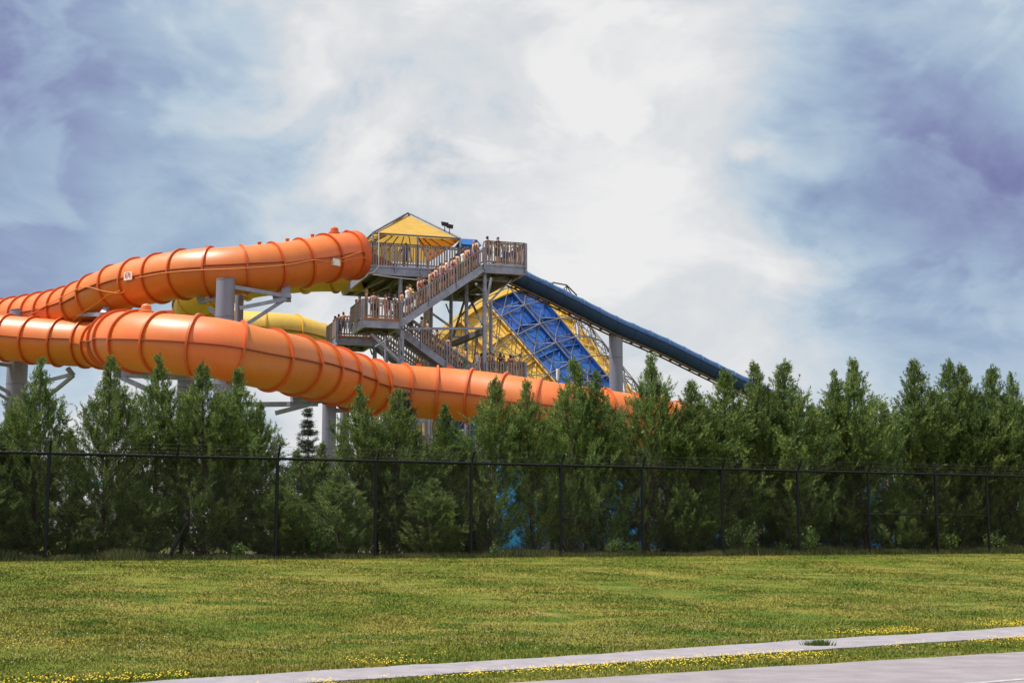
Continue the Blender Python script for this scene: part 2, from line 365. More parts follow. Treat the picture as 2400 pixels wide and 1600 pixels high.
M['asphalt'] = material("pale_sun_bleached_asphalt", (0.19, 0.172, 0.190), .9, var=.12, scale=2.2, bump=.6, bscale=60, grime=.35, col2=(0.27, 0.245, 0.265))
M['path'] = material("pale_path_concrete", (0.212, 0.198, 0.222), .9, var=.12, scale=3.0, bump=.6, bscale=60, grime=.4, col2=(0.29, 0.27, 0.297))
M['plaza'] = material("pale_plaza_concrete", (0.34, 0.32, 0.31), .9, var=.12, scale=.5)
def strip(name, la, lb, s0, s1, z, thick, mat, wob, label, seed):
    rg = random.Random(seed); mb = MB(); n = int((s1 - s0) / .35); rows = []
    for i in range(n + 1):
        s_ = s0 + (s1 - s0) * i / n
        a = la[0] + la[1] * s_ + la[2] * (rg.uniform(-wob, wob) + wob * math.sin(s_ * .8)); d = lb
        k = (sd(lb, a.x, a.y))            # distance from a to line b along its normal
        b_ = a - lb[2] * k + lb[2] * rg.uniform(-wob, wob)
        rows.append((a, b_))
    for i in range(n):
        (a0, b0), (a1, b1) = rows[i], rows[i + 1]
        lo = -.03
        mb.hexa([(b0.x, b0.y, lo), (b1.x, b1.y, lo), (a1.x, a1.y, lo), (a0.x, a0.y, lo), (b0.x, b0.y, z), (b1.x, b1.y, z), (a1.x, a1.y, z), (a0.x, a0.y, z)])
    o = mb.build(name, mat, kind='structure', label=label)
    bm = bmesh.new(); bm.from_mesh(o.data); bmesh.ops.remove_doubles(bm, verts=bm.verts, dist=1e-4)
    bmesh.ops.delete(bm, geom=[f for f in bm.faces if len([1 for e in f.edges if len(e.link_faces) > 2]) == 4 and abs(f.normal.z) < .2], context='FACES_ONLY')
    bm.to_mesh(o.data); bm.free(); return o
strip("footpath", LU, LD, -40, 75, .012, .04, M['path'], .06, "pale narrow footpath between two grass verges", 3)
# road: from its far edge to behind the camera
mb = MB(); rg = random.Random(5); pa = []
for i in range(260):
    s_ = -40 + i * .45; a = LE[0] + LE[1] * s_ + LE[2] * (rg.uniform(-.03, .03) + .03 * math.sin(s_ * .7)); pa.append(a)
for i in range(len(pa) - 1):
    a0, a1 = pa[i], pa[i + 1]; b0 = a0 - LE[2] * 9; b1 = a1 - LE[2] * 9
    mb.add([(b0.x, b0.y, .009), (b1.x, b1.y, .009), (a1.x, a1.y, .009), (a0.x, a0.y, .009)], [(0, 1, 2, 3)])
mb.build("road", M['asphalt'], kind='structure', label="pale sun-bleached road in front of the grass verge")
# painted edge line just entering the corner of the picture
l0 = G(2270, 1600, .013); mbl = MB(); a = l0 - LE[1] * 12; b_ = l0 + LE[1] * 40; s_ = LE[2] * .06
mbl.add([a - s_, b_ - s_, b_ + s_, a + s_], [(0, 1, 2, 3)]); 
for i in range(4): mbl.v[i] = (mbl.v[i][0], mbl.v[i][1], .0135)
mbl.build("road_line", material("worn_road_paint", (0.32, 0.31, 0.33), .8, var=.3, scale=6), kind='structure', label="worn pale edge line painted on the road")
# plaza of the park behind the hedge
pq = MB(); a = FA + FN * 6.5 - FD * 40; b_ = FA + FN * 6.5 + FD * 120; c_ = b_ + FN * 9; d_ = a + FN * 9
pq.add([(p.x, p.y, ZB + .006) for p in (a, b_, c_, d_)], [(0, 1, 2, 3)])
pq.build("plaza", M['plaza'], kind='structure', label="pale concrete park plaza glimpsed under the hedge")

# ---------------------------------------------------------------- grass blades (uncountable), flowers
rng = np.random.default_rng(7)
def hit(px, py):
    dx = (px - 1200) / FPX; dy = (800 - py) / FPX
    d = np.stack([dx, C_F.y + dy * C_U.y, C_F.z + dy * C_U.z], -1); z = np.full(len(px), .4)
    for _ in range(14):
        k = (z - CAM_Z) / np.minimum(d[:, 2], -1e-4); k = np.clip(k, 0, 90); X, Y = d[:, 0] * k, d[:, 1] * k; z = .5 * z + .5 * zg(X, Y)
    return X, Y
def vnoise(X, Y, s, seed):
    r = np.random.default_rng(seed); T = r.random((64, 64)); x = X * s; y = Y * s; xi = np.floor(x).astype(int); yi = np.floor(y).astype(int); fx = x - xi; fy = y - yi
    fx = fx * fx * (3 - 2 * fx); fy = fy * fy * (3 - 2 * fy); g = lambda i, j: T[(xi + i) % 64, (yi + j) % 64]
    return (g(0, 0) * (1 - fx) + g(1, 0) * fx) * (1 - fy) + (g(0, 1) * (1 - fx) + g(1, 1) * fx) * fy
def grass_ok(X, Y):
    on_path = (sd(LU, X, Y) < 0.02) & (sd(LD, X, Y) > -0.02)
    on_road = sd(LE, X, Y) < 0.02
    return ~on_path & ~on_road & (sd(LF, X, Y) < .5)
n1, n2 = 400000, 160000
X1, Y1 = hit(rng.uniform(-420, 2820, n1), rng.uniform(1292, 1660, n1))
U = rng.uniform(-20, 75, n2); V = rng.uniform(-26, .4, n2); X2 = FA.x + FD.x * U + FN.x * V; Y2 = FA.y + FD.y * U + FN.y * V
X = np.concatenate([X1, X2]); Y = np.concatenate([Y1, Y2])
ok = grass_ok(X, Y) & (Y > 8) & (Y < 80); X, Y = X[ok], Y[ok]; n = len(X)
clump = vnoise(X, Y, 1.1, 1) * .6 + vnoise(X, Y, 4.0, 2) * .5
edge = np.exp(-np.abs(sd(LU, X, Y)) / .6) * .03 + np.exp(-np.abs(sd(LF, X, Y) + .1) / .4) * .12
h = rng.uniform(.014, .036, n) * (.55 + clump) + edge * rng.random(n)
wd = rng.uniform(.006, .011, n) * np.clip(np.hypot(X, Y) / 20, .8, 2.0); az = rng.uniform(0, 2 * np.pi, n); le = rng.uniform(.1, .75, n) * h; la = rng.uniform(0, 2 * np.pi, n)
Z = zg(X, Y) - .004
bx, by = np.cos(az) * wd, np.sin(az) * wd
V3 = np.empty((n, 3, 3)); V3[:, 0] = np.stack([X - bx, Y - by, Z], -1); V3[:, 1] = np.stack([X + bx, Y + by, Z], -1); V3[:, 2] = np.stack([X + np.cos(la) * le, Y + np.sin(la) * le, Z + h], -1)
link("grass", np_mesh("grass", V3.reshape(-1, 3), np.arange(3 * n).reshape(-1, 3), M['grass']), kind='stuff', label="short olive green grass on the bank and verge", cat="grass")

def flowers(name, X, Y, hgt, size, mat, label, cat):
    n = len(X); r = np.random.default_rng(len(X)); Z = zg(X, Y) + hgt * r.uniform(.6, 1.2, n); s = size * r.uniform(.7, 1.3, n)
    a = r.uniform(0, 6.28, n); T = []
    # little five-sided domes
    ring = [np.stack([X + np.cos(a + k * 1.2566) * s, Y + np.sin(a + k * 1.2566) * s, Z], -1) for k in range(5)]
    top = np.stack([X, Y, Z + s * .8], -1); V = np.stack(ring + [top], 1).reshape(-1, 3); b = np.arange(n)[:, None] * 6
    tris = np.concatenate([np.concatenate([b + k, b + (k + 1) % 5, b + 5], 1) for k in range(5)])
    link(name, np_mesh(name, V, tris, mat), kind='stuff', label=label, cat=cat)
M['trefoil'] = material("yellow_petals", (0.66, 0.46, 0.012), .7, var=.1, island=.15)
M['clover'] = material("white_clover_petals", (0.42, 0.41, 0.37), .7, var=.1, island=.2)
# yellow flowers hug both edges of the path, in drifts
s_ = rng.uniform(-10, 45, 16000); off = np.abs(rng.normal(0, .45, 16000)) + .05
X = LU[0].x + LU[1].x * s_ + LU[2].x * off; Y = LU[0].y + LU[1].y * s_ + LU[2].y * off
k1 = (vnoise(s_, off * 0, .55, 5) + .5 * vnoise(s_, off, 2.2, 6) > .84)
t_ = rng.random(16000) ; X3 = LE[0].x + LE[1].x * s_ + LE[2].x * 0; 
dA = LD[0] ; s2 = rng.uniform(-8, 45, 20000); fr = np.clip(rng.beta(3.2, 1.5, 20000), 0, 1)
Xe = LD[0].x + LD[1].x * s2; Ye = LD[0].y + LD[1].y * s2; gap = sd(LE, Xe, Ye); 
X4 = Xe - LD[2].x * gap * (1 - fr); Y4 = Ye - LD[2].y * gap * (1 - fr)
k2 = (vnoise(s2, fr * .6, .5, 8) + .5 * vnoise(s2, fr * 2, 2.6, 9) > .74) & (gap > 0)
s5 = rng.uniform(0, 1, 900); X5 = -9 + rng.normal(0, 1.6, 900); Y5 = 20 + rng.normal(0, .9, 900)
fx = np.concatenate([X[k1], X4[k2], X5]); fy = np.concatenate([Y[k1], Y4[k2], Y5]); ok = grass_ok(fx, fy); fx, fy = fx[ok], fy[ok]
sel = rng.random(len(fx)) < .52; flowers("trefoil_flowers", fx[sel], fy[sel], .05, .0092, M['trefoil'], "scattered small yellow flowers along the footpath edges", "flowers")
cx, cy = hit(rng.uniform(-200, 2600, 26000), rng.uniform(1303, 1560, 26000))
kc = (vnoise(cx, cy, .38, 12) * .7 + vnoise(cx, cy, 1.6, 13) * .5 > .73) & grass_ok(cx, cy) & (rng.random(26000) < .20)
flowers("clover_flowers", cx[kc], cy[kc], .045, .0065, M['clover'], "white clover heads dotted over the bank", "flowers")
# grass tuft growing through the path
tp = G(1922, 1512, .01); tr = np.random.default_rng(3); nT = 420
ang = tr.uniform(0, 6.28, nT); rad = np.abs(tr.normal(0, .055, nT)); hh = tr.uniform(.03, .10, nT); bxx = tp.x + np.cos(ang) * rad * 1.7; byy = tp.y + np.sin(ang) * rad * .6
V3 = np.stack([np.stack([bxx - .008, byy, np.full(nT, .01)], -1), np.stack([bxx + .008, byy, np.full(nT, .01)], -1), np.stack([bxx + np.cos(ang) * hh * .4, byy + np.sin(ang) * hh * .5, .01 + hh], -1)], 1)
link("grass_tuft", np_mesh("grass_tuft", V3.reshape(-1, 3), np.arange(3 * nT).reshape(-1, 3), M['leaf'], np.full(3 * nT, .75)), label="lone green grass tuft growing through the pale footpath", cat="grass tuft")

# ================================================================ chain link fence
H_F = 2.93
def fence_at(px, off=0.0):
    d = ray(px, 1200); k = (FA.dot(FN) + off - 0) / (d.x * FN.x + d.y * FN.y)
    return Vector((d.x * k, d.y * k, ZB))
f0 = fence_at(-420); f1 = fence_at(2760)
fence = thing("chain_link_fence", "long black chain link fence topped with barbed wire", "fence", loc=f0)
LFEN = (f1 - f0).length
def fl(u, v, out=0.0): return FD * u - FN * out + Vector((0, 0, v))
def u_of(px): return (fence_at(px) - f0).dot(FD)
posts = [-330, -110, 110, 648, 880, 1104, 1315, 1506, 1693, 1871, 2037, 2195, 2315, 2440, 2560]
arm_only = [410]
for px in posts:
    u = u_of(px); corner = px == 2195
    ht = H_F + (.40 if corner else .02)
    p = MB().lathe([(.062 if corner else .052, -.15), (.062 if corner else .052, ht), (.03, ht + .03)], 12).build("post", M['fence_black'], fence, True, loc=fl(u, 0)); autosmooth(p.data)
for px in posts + arm_only:
    if px == 2195: continue
    u = u_of(px)
    a = MB(); a.bar((0, 0, -.02), tuple(-FN * .26 + Vector((0, 0, .36))), .045, .06); a.box((0, 0, .0), (.10, .10, .07))
    a.build("barbed_wire_arm", M['fence_black'], fence, loc=fl(u, H_F))
rail = MB().tube(fl(0, H_F), fl(LFEN, H_F), .042, n=10); r = rail.build("top_rail", M['fence_black'], fence, True); autosmooth(r.data)
ua, ub = u_of(2037), u_of(2315)
r = MB().tube(fl(ua, 1.42), fl(ub, 1.42), .03, n=8).build("middle_rail", M['fence_black'], fence, True); autosmooth(r.data)
r = MB().tube(fl(u_of(393), -.1, -.02), fl(u_of(436), .98, .02), .045, n=8).build("leaning_brace", M['fence_black'], fence, True); autosmooth(r.data)
# fabric ties along the rail give it its beaded look
tie = MB().lathe([(.050, -.02), (.055, 0), (.050, .02)], 8).mesh("rail_tie", M['fence_black'])
q = Vector((0, 0, 1)).rotation_difference(FD).to_matrix().to_4x4()
ties = MB()
for i in range(int(LFEN / .16)):
    c_ = fl(i * .16, H_F); base = len(ties.v); mt = Matrix.Translation(c_) @ q
    ties.add([mt @ v.co for v in tie.vertices], [tuple(p_.vertices) for p_ in tie.polygons])
ties.build("rail_ties", M['fence_black'], fence, kind='stuff')
# chain link fabric: two families of real wires
def fabric():
    sp, r_ = .105, .0025; vs, n_ = [], 0; segs = []
    for fam in (1, -1):
        for c_ in np.arange(-H_F, LFEN + H_F, sp):
            a_, b__ = (c_, 0.03), (c_ + H_F, H_F)
            if fam < 0: a_, b__ = (c_ + H_F, 0.03), (c_, H_F)
            segs.append((a_[0], a_[1], b__[0], b__[1], .004 * fam))
    S = np.array(segs); S = S[(np.minimum(S[:, 0], S[:, 2]) > 0) & (np.maximum(S[:, 0], S[:, 2]) < LFEN)]
    fd, fn, up = np.array(FD), np.array(FN), np.array((0, 0, 1.0)); n_ = len(S)
    A = S[:, :1] * fd + S[:, 1:2] * up + S[:, 4:] * fn; B = S[:, 2:3] * fd + S[:, 3:4] * up + S[:, 4:] * fn
    t_ = (B - A) / np.linalg.norm(B - A, axis=1, keepdims=True); nrm = np.cross(t_, fn)
    offs = [fn * r_, -.5 * fn * r_ + nrm * .866 * r_, -.5 * fn * r_ - nrm * .866 * r_]
    V = np.stack([A + o for o in offs] + [B + o for o in offs], 1).reshape(-1, 3); b = np.arange(n_)[:, None] * 6
    Q = np.concatenate([np.concatenate([b + k, b + (k + 1) % 3, b + 3 + (k + 1) % 3, b + 3 + k], 1) for k in range(3)])
    return np_mesh("chain_link_fabric", V, Q, M['fence_black'])
link("chain_link_fabric", fabric(), fence, kind='stuff')
for k_ in (0.33, .66, 1.0):
    wv = MB(); n_ = 160; rg = random.Random(int(k_ * 100))
    pts = [fl(LFEN * i / n_, H_F + .34 * k_ + .012 * math.sin(i * .9 + k_ * 5), .25 * k_) for i in range(n_ + 1)]
    wv.poly(pts, .003, 4)
    for i in range(int(LFEN / .16)):
        u = i * .16 + .05; c_ = fl(u, H_F + .34 * k_ + .012 * math.sin(u / LFEN * n_ * .9 + k_ * 5), .25 * k_); d1 = Vector((rg.uniform(-1, 1), rg.uniform(-1, 1), rg.uniform(-1, 1))).normalized() * .022
        wv.tube(c_ - d1, c_ + d1, .003, n=3)
    wv.build("barbed_wire", M['barb'], fence)

# ================================================================ hedge trees
def leaf_tris(pos, dr, ln, wd, rg):
    """one slim triangle per leaf"""
    ref = rg.normal(size=pos.shape); sdv = np.cross(dr, ref); sdv /= np.linalg.norm(sdv, axis=1, keepdims=True) + 1e-9
    return np.stack([pos - sdv * wd[:, None], pos + sdv * wd[:, None], pos + dr * ln[:, None]], 1)
def unit(v): return v / (np.linalg.norm(v, axis=-1, keepdims=True) + 1e-9)
def cedar(seed, H=6.0, Rb=1.15, nb=300, sparse=0.0):
    rg = np.random.default_rng(seed); T, A, DT = [], [], []; limbs = MB()
    lobes = rg.uniform(.58, 1.32, 9); ph0 = rg.uniform(0, 6.28); tiers = rg.uniform(.74, 1.24, 12)
    def env(u, phi):
        p_ = np.interp(u, [0, .12, .3, .5, .60, .68, .76, .84, .92, 1.0], [.92, 1.0, 1.0, .98, .90, .74, .50, .28, .13, .03])
        lb = np.interp(((phi + ph0 + u * 2.2) / 6.2832 * 9) % 9, np.arange(10), np.append(lobes, lobes[0]))
        return Rb * p_ * (1 + (lb - 1) * np.interp(u, [0, .5, 1], [1, 1, .5])) * np.interp(u * 11 + .8 * math.sin(phi), np.arange(12), tiers)
    bend = rg.normal(0, .10, 2)
    def trunk(z): 
        u = z / H; return np.array([bend[0] * math.sin(u * 3.0), bend[1] * math.sin(u * 2.4), z])
    limbs.poly([trunk(z) for z in np.linspace(-.1, H * .97, 9)], list(np.linspace(.085, .012, 9)), 7)
    for i in range(nb):
        u = (i + rg.random()) / nb; u = .03 + .95 * u ** 1.05; phi = i * 2.39996 + rg.normal(0, .3)
        if u > .82 and rg.random() < .35: continue
        if u < .45 and rg.random() < sparse + .18: 
            if rg.random() < .8:      # dead limb with brown sprays
                r_ = env(u, phi) * .6; e_ = np.array([math.cos(phi) * r_, math.sin(phi) * r_, u * H + .1 * r_]); limbs.poly([trunk(u * H), e_], [.012, .004], 4, False); nl = 34; vv = rg.uniform(.35, 1.1, nl)[:, None]; DT.append(leaf_tris(trunk(u * H) * (1 - vv) + e_ * vv + rg.normal(0, .07, (nl, 3)), unit(rg.normal(size=(nl, 3))), rg.uniform(.05, .12, nl), np.full(nl, .007), rg))
            continue
        r_ = env(u, phi) * rg.uniform(.72, 1.12) * (1.28 if rg.random() < .09 else 1); z0 = max(u * H - r_ * .85, .04)
        tilt = rg.uniform(.35, .62) ; up2 = rg.uniform(.5, .95)
        b0 = trunk(z0); dirh = np.array([math.cos(phi), math.sin(phi), 0])
        f = lambda v: b0 + dirh * r_ * v + np.array([0, 0, r_ * (tilt * v + up2 * v * v)])
        if i % 3 == 0: limbs.poly([f(v) for v in (0, .4, .85)], [.018, .012, .004], 4, False)
        cl = rg.random()
        npl = int(4 + 9 * r_ / Rb)
        for j in range(npl):
            v = 1 - .72 * rg.random() ** 1.5 if j else 1.0
            p0 = f(v) + rg.normal(0, .05, 3); L_ = rg.uniform(.20, .42) * (.42 + .65 * min(1, r_ / .6))
            d = unit(dirh * rg.uniform(.2, .9) * min(1, .35 + r_) + np.array([0, 0, rg.uniform(.55, 1.3)]) + rg.normal(0, .36 if r_ > .3 else .22, 3))
            nl = int(25 * L_ / .3) + 7
            uu = rg.random(nl) ** .9; rad = unit(rg.normal(size=(nl, 3)))
            rad = unit(rad - (rad @ d)[:, None] * d)
            dr = unit(d * .75 + rad * rg.uniform(.35, 1.0, nl)[:, None] + np.array([0, 0, .2]))
            pos = p0 + d * (L_ * uu)[:, None] + rad * (.030 * (1 - uu))[:, None]
            ln = rg.uniform(.065, .135, nl) * (1.05 - .45 * uu); wd = rg.uniform(.0062, .0125, nl)
            T.append(leaf_tris(pos, dr, ln, wd, rg)); A.append(np.full(nl * 3, .65 * cl + .35 * rg.random()))
    # secondary leaders: small upright spires that break the cone's outline
    for q in range(rg.integers(3, 7)):
        ph = rg.uniform(0, 6.28); rr = Rb * rg.uniform(.35, .8); zt = H * np.interp(rr / Rb, [.35, .8], [.86, .66]) * rg.uniform(.93, 1.05); zb = zt - rg.uniform(.7, 1.3); ax0 = np.array([math.cos(ph) * rr, math.sin(ph) * rr, 0]); cl = rg.uniform(.3, 1)
        limbs.poly([trunk(zb - .5), tuple(ax0 * .8 + [0, 0, zb]), tuple(ax0 + [0, 0, zt])], [.02, .014, .004], 4, False)
        for j in range(15):
            v = rg.random(); c0 = ax0 * (.8 + .2 * v) + np.array([0, 0, zb + (zt - zb) * v]); rd = .34 * (1 - v) + .03; phj = rg.uniform(0, 6.28); dh = np.array([math.cos(phj), math.sin(phj), 0]); L_ = rd + .14
            d = unit(dh * rg.uniform(.3, .9) * (1.1 - v) + np.array([0, 0, 1.0]) + rg.normal(0, .2, 3)); nl = int(25 * L_ / .3) + 8; uu = rg.random(nl); rad = unit(rg.normal(size=(nl, 3))); dr = unit(d * .8 + rad * rg.uniform(.3, .9, nl)[:, None])
            T.append(leaf_tris(c0 + d * (L_ * uu)[:, None] + rad * .02, dr, rg.uniform(.06, .12, nl) * (1.05 - .4 * uu), rg.uniform(.006, .012, nl), rg)); A.append(np.full(nl * 3, .6 * cl + .4 * rg.random()))
    # leader
    for j in range(16):
        v_ = rg.random(); z = H * (.80 + .20 * v_); d = unit(np.array([0, 0, 1.0]) + rg.normal(0, .45 * (1.1 - v_), 3)); nl = 13; uu = rg.random(nl); rad = unit(rg.normal(size=(nl, 3)))
        pos = trunk(z * .985) + d * ((.30 - .12 * v_) * uu)[:, None]; dr = unit(d + rad * .45); T.append(leaf_tris(pos, dr, rg.uniform(.05, .11, nl), np.full(nl, .009), rg)); A.append(np.full(nl * 3, rg.random()))
    V = np.concatenate(T).reshape(-1, 3); tm = limbs.mesh("cedar_trunk", M['bark'], True)
    return np_mesh("cedar_crown", V, np.arange(len(V)).reshape(-1, 3), M['foliage'], np.concatenate(A)), tm, np_mesh("cedar_dead_twigs", np.concatenate(DT).reshape(-1, 3), np.arange(3 * sum(len(x) for x in DT)).reshape(-1, 3), M['dead'], np.full(3 * sum(len(x) for x in DT), .5))
def spruce(seed, H=6.0, Rb=1.3):
    rg = np.random.default_rng(seed); T, A = [], []; limbs = MB()
    limbs.poly([(0, 0, -.1), (0.02, 0, H * .5), (0, 0, H * .98)], [.09, .05, .01], 7)
    for wh in range(27):
        u = .08 + .9 * (wh + rg.uniform(-.4, .4)) / 27; r0 = Rb * (1 - u) * 1.05 + .12
        for k in range(6):
            phi = k * 1.05 + wh * .5 + rg.normal(0, .15); r_ = r0 * rg.uniform(.55, 1.15); drp = rg.uniform(-.5, .05); dh = np.array([math.cos(phi), math.sin(phi), 0]); b0 = np.array([0, 0, u * H])
            f = lambda v: b0 + dh * r_ * v + np.array([0, 0, r_ * (drp * v + .42 * v * v)])
            limbs.poly([f(v) for v in (0, .5, 1)], [.016, .01, .003], 4, False); cl = rg.random()
            n_ = int(330 * r_) + 40; vv = rg.random(n_) ** .8; pos = np.stack([f(x) for x in vv]) + rg.normal(0, .06, (n_, 3)) * np.array([1, 1, .7])
            dr = unit(dh + rg.normal(0, .75, (n_, 3)) + np.array([0, 0, -.05])); T.append(leaf_tris(pos, dr, rg.uniform(.05, .12, n_), np.full(n_, .011), rg)); A.append(np.full(n_ * 3, cl))
    V = np.concatenate(T).reshape(-1, 3)
    return np_mesh("spruce_crown", V, np.arange(len(V)).reshape(-1, 3), M['spruce'], np.concatenate(A)), limbs.mesh("spruce_trunk", M['bark'], True), None
CED = [cedar(11 + i * 7, 6.0, rb, nb, sp) for i, (rb, nb, sp) in enumerate(((.90, 300, .15), (1.02, 320, .3), (.95, 310, .0), (1.08, 335, .1), (.86, 280, .42), (1.0, 330, .2), (1.0, 300, .62), (.95, 290, .7), (.98, 320, .42)))]
SPR = [spruce(5), spruce(9, 6.0, 1.55)]
def plant_tree(kind, var, px, py, off, wscale, label, group, rz):
    g_ = fence_at(px, off); d = ray(px, py); z = CAM_Z + d.z * (g_.y / d.y); h = z - ZB
    cm, tm, dm = (CED if kind == 'cedar' else SPR)[var]
    t = thing(kind + "_tree", label, "tree", loc=(g_.x, g_.y, ZB), rotz=rz, group=group)
    t.rotation_euler = (tr_.uniform(-.035, .035), tr_.uniform(-.035, .035), rz)
    t.scale = (wscale * (h / 6.0) ** .5, wscale * (h / 6.0) ** .5, h / 6.0)
    link("crown", cm, t); link("trunk", tm, t)
    if dm: link("dead_twigs", dm, t, kind="stuff")
    return t
tops = [(-70, 900), (12, 950), (87, 842), (240, 838), (360, 832), (478, 852), (545, 866), (612, 945), (835, 905), (925, 912), (1045, 948), (1147, 886), (1250, 893), (1335, 842), (1410, 868), (1515, 832), (1615, 895),
        (1695, 868), (1780, 852), (1862, 846), (1960, 868), (2030, 843), (2150, 845), (2225, 845), (2272, 858), (2337, 862), (2396, 872), (2470, 870)]
tr_ = random.Random(21)
nvis = 0
for i, (px, py) in enumerate(tops):
    off = 2.2 + tr_.uniform(-.3, .5); ws = tr_.uniform(.84, 1.06) * (1.0 if px < 650 else 1.08) * (1.14 if px > 1600 else 1)
    size = "tall slender" if py < 850 else ("full bushy" if py < 890 else "shorter")
    plant_tree('cedar', (i * 5 % 6 if i != 4 else 4) if px < 1120 or i % 3 else (8, 6)[i % 2], px, py, off, ws, f"{size} green cedar, {ordinal(i)} from the left in the front hedge row", "cedars in the front row behind the fence", tr_.uniform(0, 6.28))
fill = [(45, 1000), (163, 965), (300, 1030), (428, 950), (700, 1015), (760, 1000), (885, 985), (985, 1000), (1095, 990), (1295, 940), (1372, 945), (1462, 945), (1565, 950), (1655, 960), (1735, 930), (1822, 930), (1912, 920), (1995, 925), (2085, 918), (2188, 905), (2310, 915), (2370, 910), (2440, 920)]
for i, (px, py) in enumerate(fill):
    off = 3.9 + tr_.uniform(-.3, .5); py += 38 if px < 1120 else 26
    plant_tree('cedar', (6, 7, 8)[i % 3] if i % 4 else 1, px, py, off, tr_.uniform(1.0, 1.2), f"lower green cedar, {ordinal(i)} from the left in the hidden back row of the hedge", "cedars in the back row of the hedge", tr_.uniform(0, 6.28))
low = [(-40, 1090), (175, 1150), (330, 1130), (650, 1110), (800, 1100), (1010, 1120), (2100, 1130)]
for i, (px, py) in enumerate(low):
    plant_tree('cedar', (i * 2 + 3) % 6, px, py, 1.15 + tr_.uniform(-.2, .25), tr_.uniform(1.1, 1.3), f"low young cedar close behind the fence wire, {ordinal(i)} of these from the left", "young cedars just behind the fence wire", tr_.uniform(0, 6.28))
plant_tree('spruce', 0, 722, 942, 6.5, .78, "dark sparse spruce in the hedge gap below the grey slide column", "spruces behind the hedge", .4)
plant_tree('spruce', 1, 957, 905, 6.0, .95, "dark blue-green spruce rising behind the cedars below the orange slide", "spruces behind the hedge", 1.9)

# broad-leaved shrubs poking through at the fence foot
def shrub_mesh(seed, H, W, n):
    rg = np.random.default_rng(seed); T = []; A = []; st = MB()
    for b in range(n):
        phi = rg.uniform(0, 6.28); r_ = W * rg.uniform(.2, 1); hh = H * rg.uniform(.45, 1.0) * (1 - .3 * (r_ / W)); e_ = np.array([math.cos(phi) * r_, math.sin(phi) * r_, hh]); c = rg.random()
        st.poly([(0, 0, 0), tuple(e_ * np.array([.5, .5, .65])), tuple(e_)], [.012, .008, .003], 4, False)
        m = 26; v = rg.uniform(.35, 1.0, m); pos = np.stack([e_ * np.array([x * .9 + .1 * x * x, x * .9 + .1 * x * x, x]) for x in v]) + rg.normal(0, .05, (m, 3))
        dr = unit(rg.normal(size=(m, 3)) + np.array([0, 0, .2])); T.append(leaf_tris(pos, dr, rg.uniform(.06, .11, m), rg.uniform(.02, .035, m), rg)); A.append(np.full(3 * m, c))
    V = np.concatenate(T).reshape(-1, 3)
    return np_mesh("shrub_leaves", V, np.arange(len(V)).reshape(-1, 3), M['leaf'], np.concatenate(A)), st.mesh("shrub_stems", M['bark'])
SH = [shrub_mesh(3, 1.35, .75, 46), shrub_mesh(8, 1.1, .55, 34), shrub_mesh(13, .7, .5, 26)]
shr = [(742, 0, .95, "leafy bright green shrub in the hedge gap beside the second standing fence post"), (1442, 1, .7, "small upright green shrub between the fifth and sixth fence posts"), (1480, 2, .8, "low pale green weed bush at the foot of the fence left of the sixth post"),
       (1735, 0, 1.0, "largest bright green shrub at the fence right of the seventh post"), (1885, 0, .85, "bright green shrub right at the eighth fence post"), (2215, 1, .95, "green shrub at the tall straight corner post"), (1830, 2, .7, "small light green weed clump between the two bright shrubs"), (1160, 2, .6, "small weed clump at the fence foot in the middle"), (560, 2, .8, "low leafy clump at the fence foot near the leaning brace"), (2330, 1, .9, "dusty green shrub by the last fence post")]
for px, k, s_, lab in shr:
    g_ = fence_at(px, .42); t = thing("shrub", lab, "shrub", loc=(g_.x, g_.y, ZB), rotz=px * .37, group="shrubs at the fence foot"); t.scale = (s_, s_, s_)
    link("leaves", SH[k][0], t); link("stems", SH[k][1], t)
# weedy fringe along the fence foot
nW = 60000; rgw = np.random.default_rng(31); u = rgw.uniform(0, LFEN, nW); o_ = np.where(rgw.random(nW) < .55, rgw.normal(.25, .3, nW), rgw.uniform(.4, 6.0, nW)); hW = rgw.uniform(.06, .26, nW) * (.4 + vnoise(u, u * 0, .9, 40)) * np.where(o_ > .9, 2.0, 1.15)
X = f0.x + FD.x * u + FN.x * o_; Y = f0.y + FD.y * u + FN.y * o_; a_ = rgw.uniform(0, 6.28, nW)
V3 = np.stack([np.stack([X - .011, Y, np.full(nW, ZB - .01)], -1), np.stack([X + .011, Y, np.full(nW, ZB - .01)], -1), np.stack([X + np.cos(a_) * hW * .4, Y + np.sin(a_) * hW * .4, ZB + hW], -1)], 1)
link("weeds", np_mesh("weeds", V3.reshape(-1, 3), np.arange(3 * nW).reshape(-1, 3), M['weed'], np.repeat(vnoise(u, o_, 1.5, 41), 3)), kind='stuff', label="dry weedy fringe growing along the fence foot", cat="weeds")
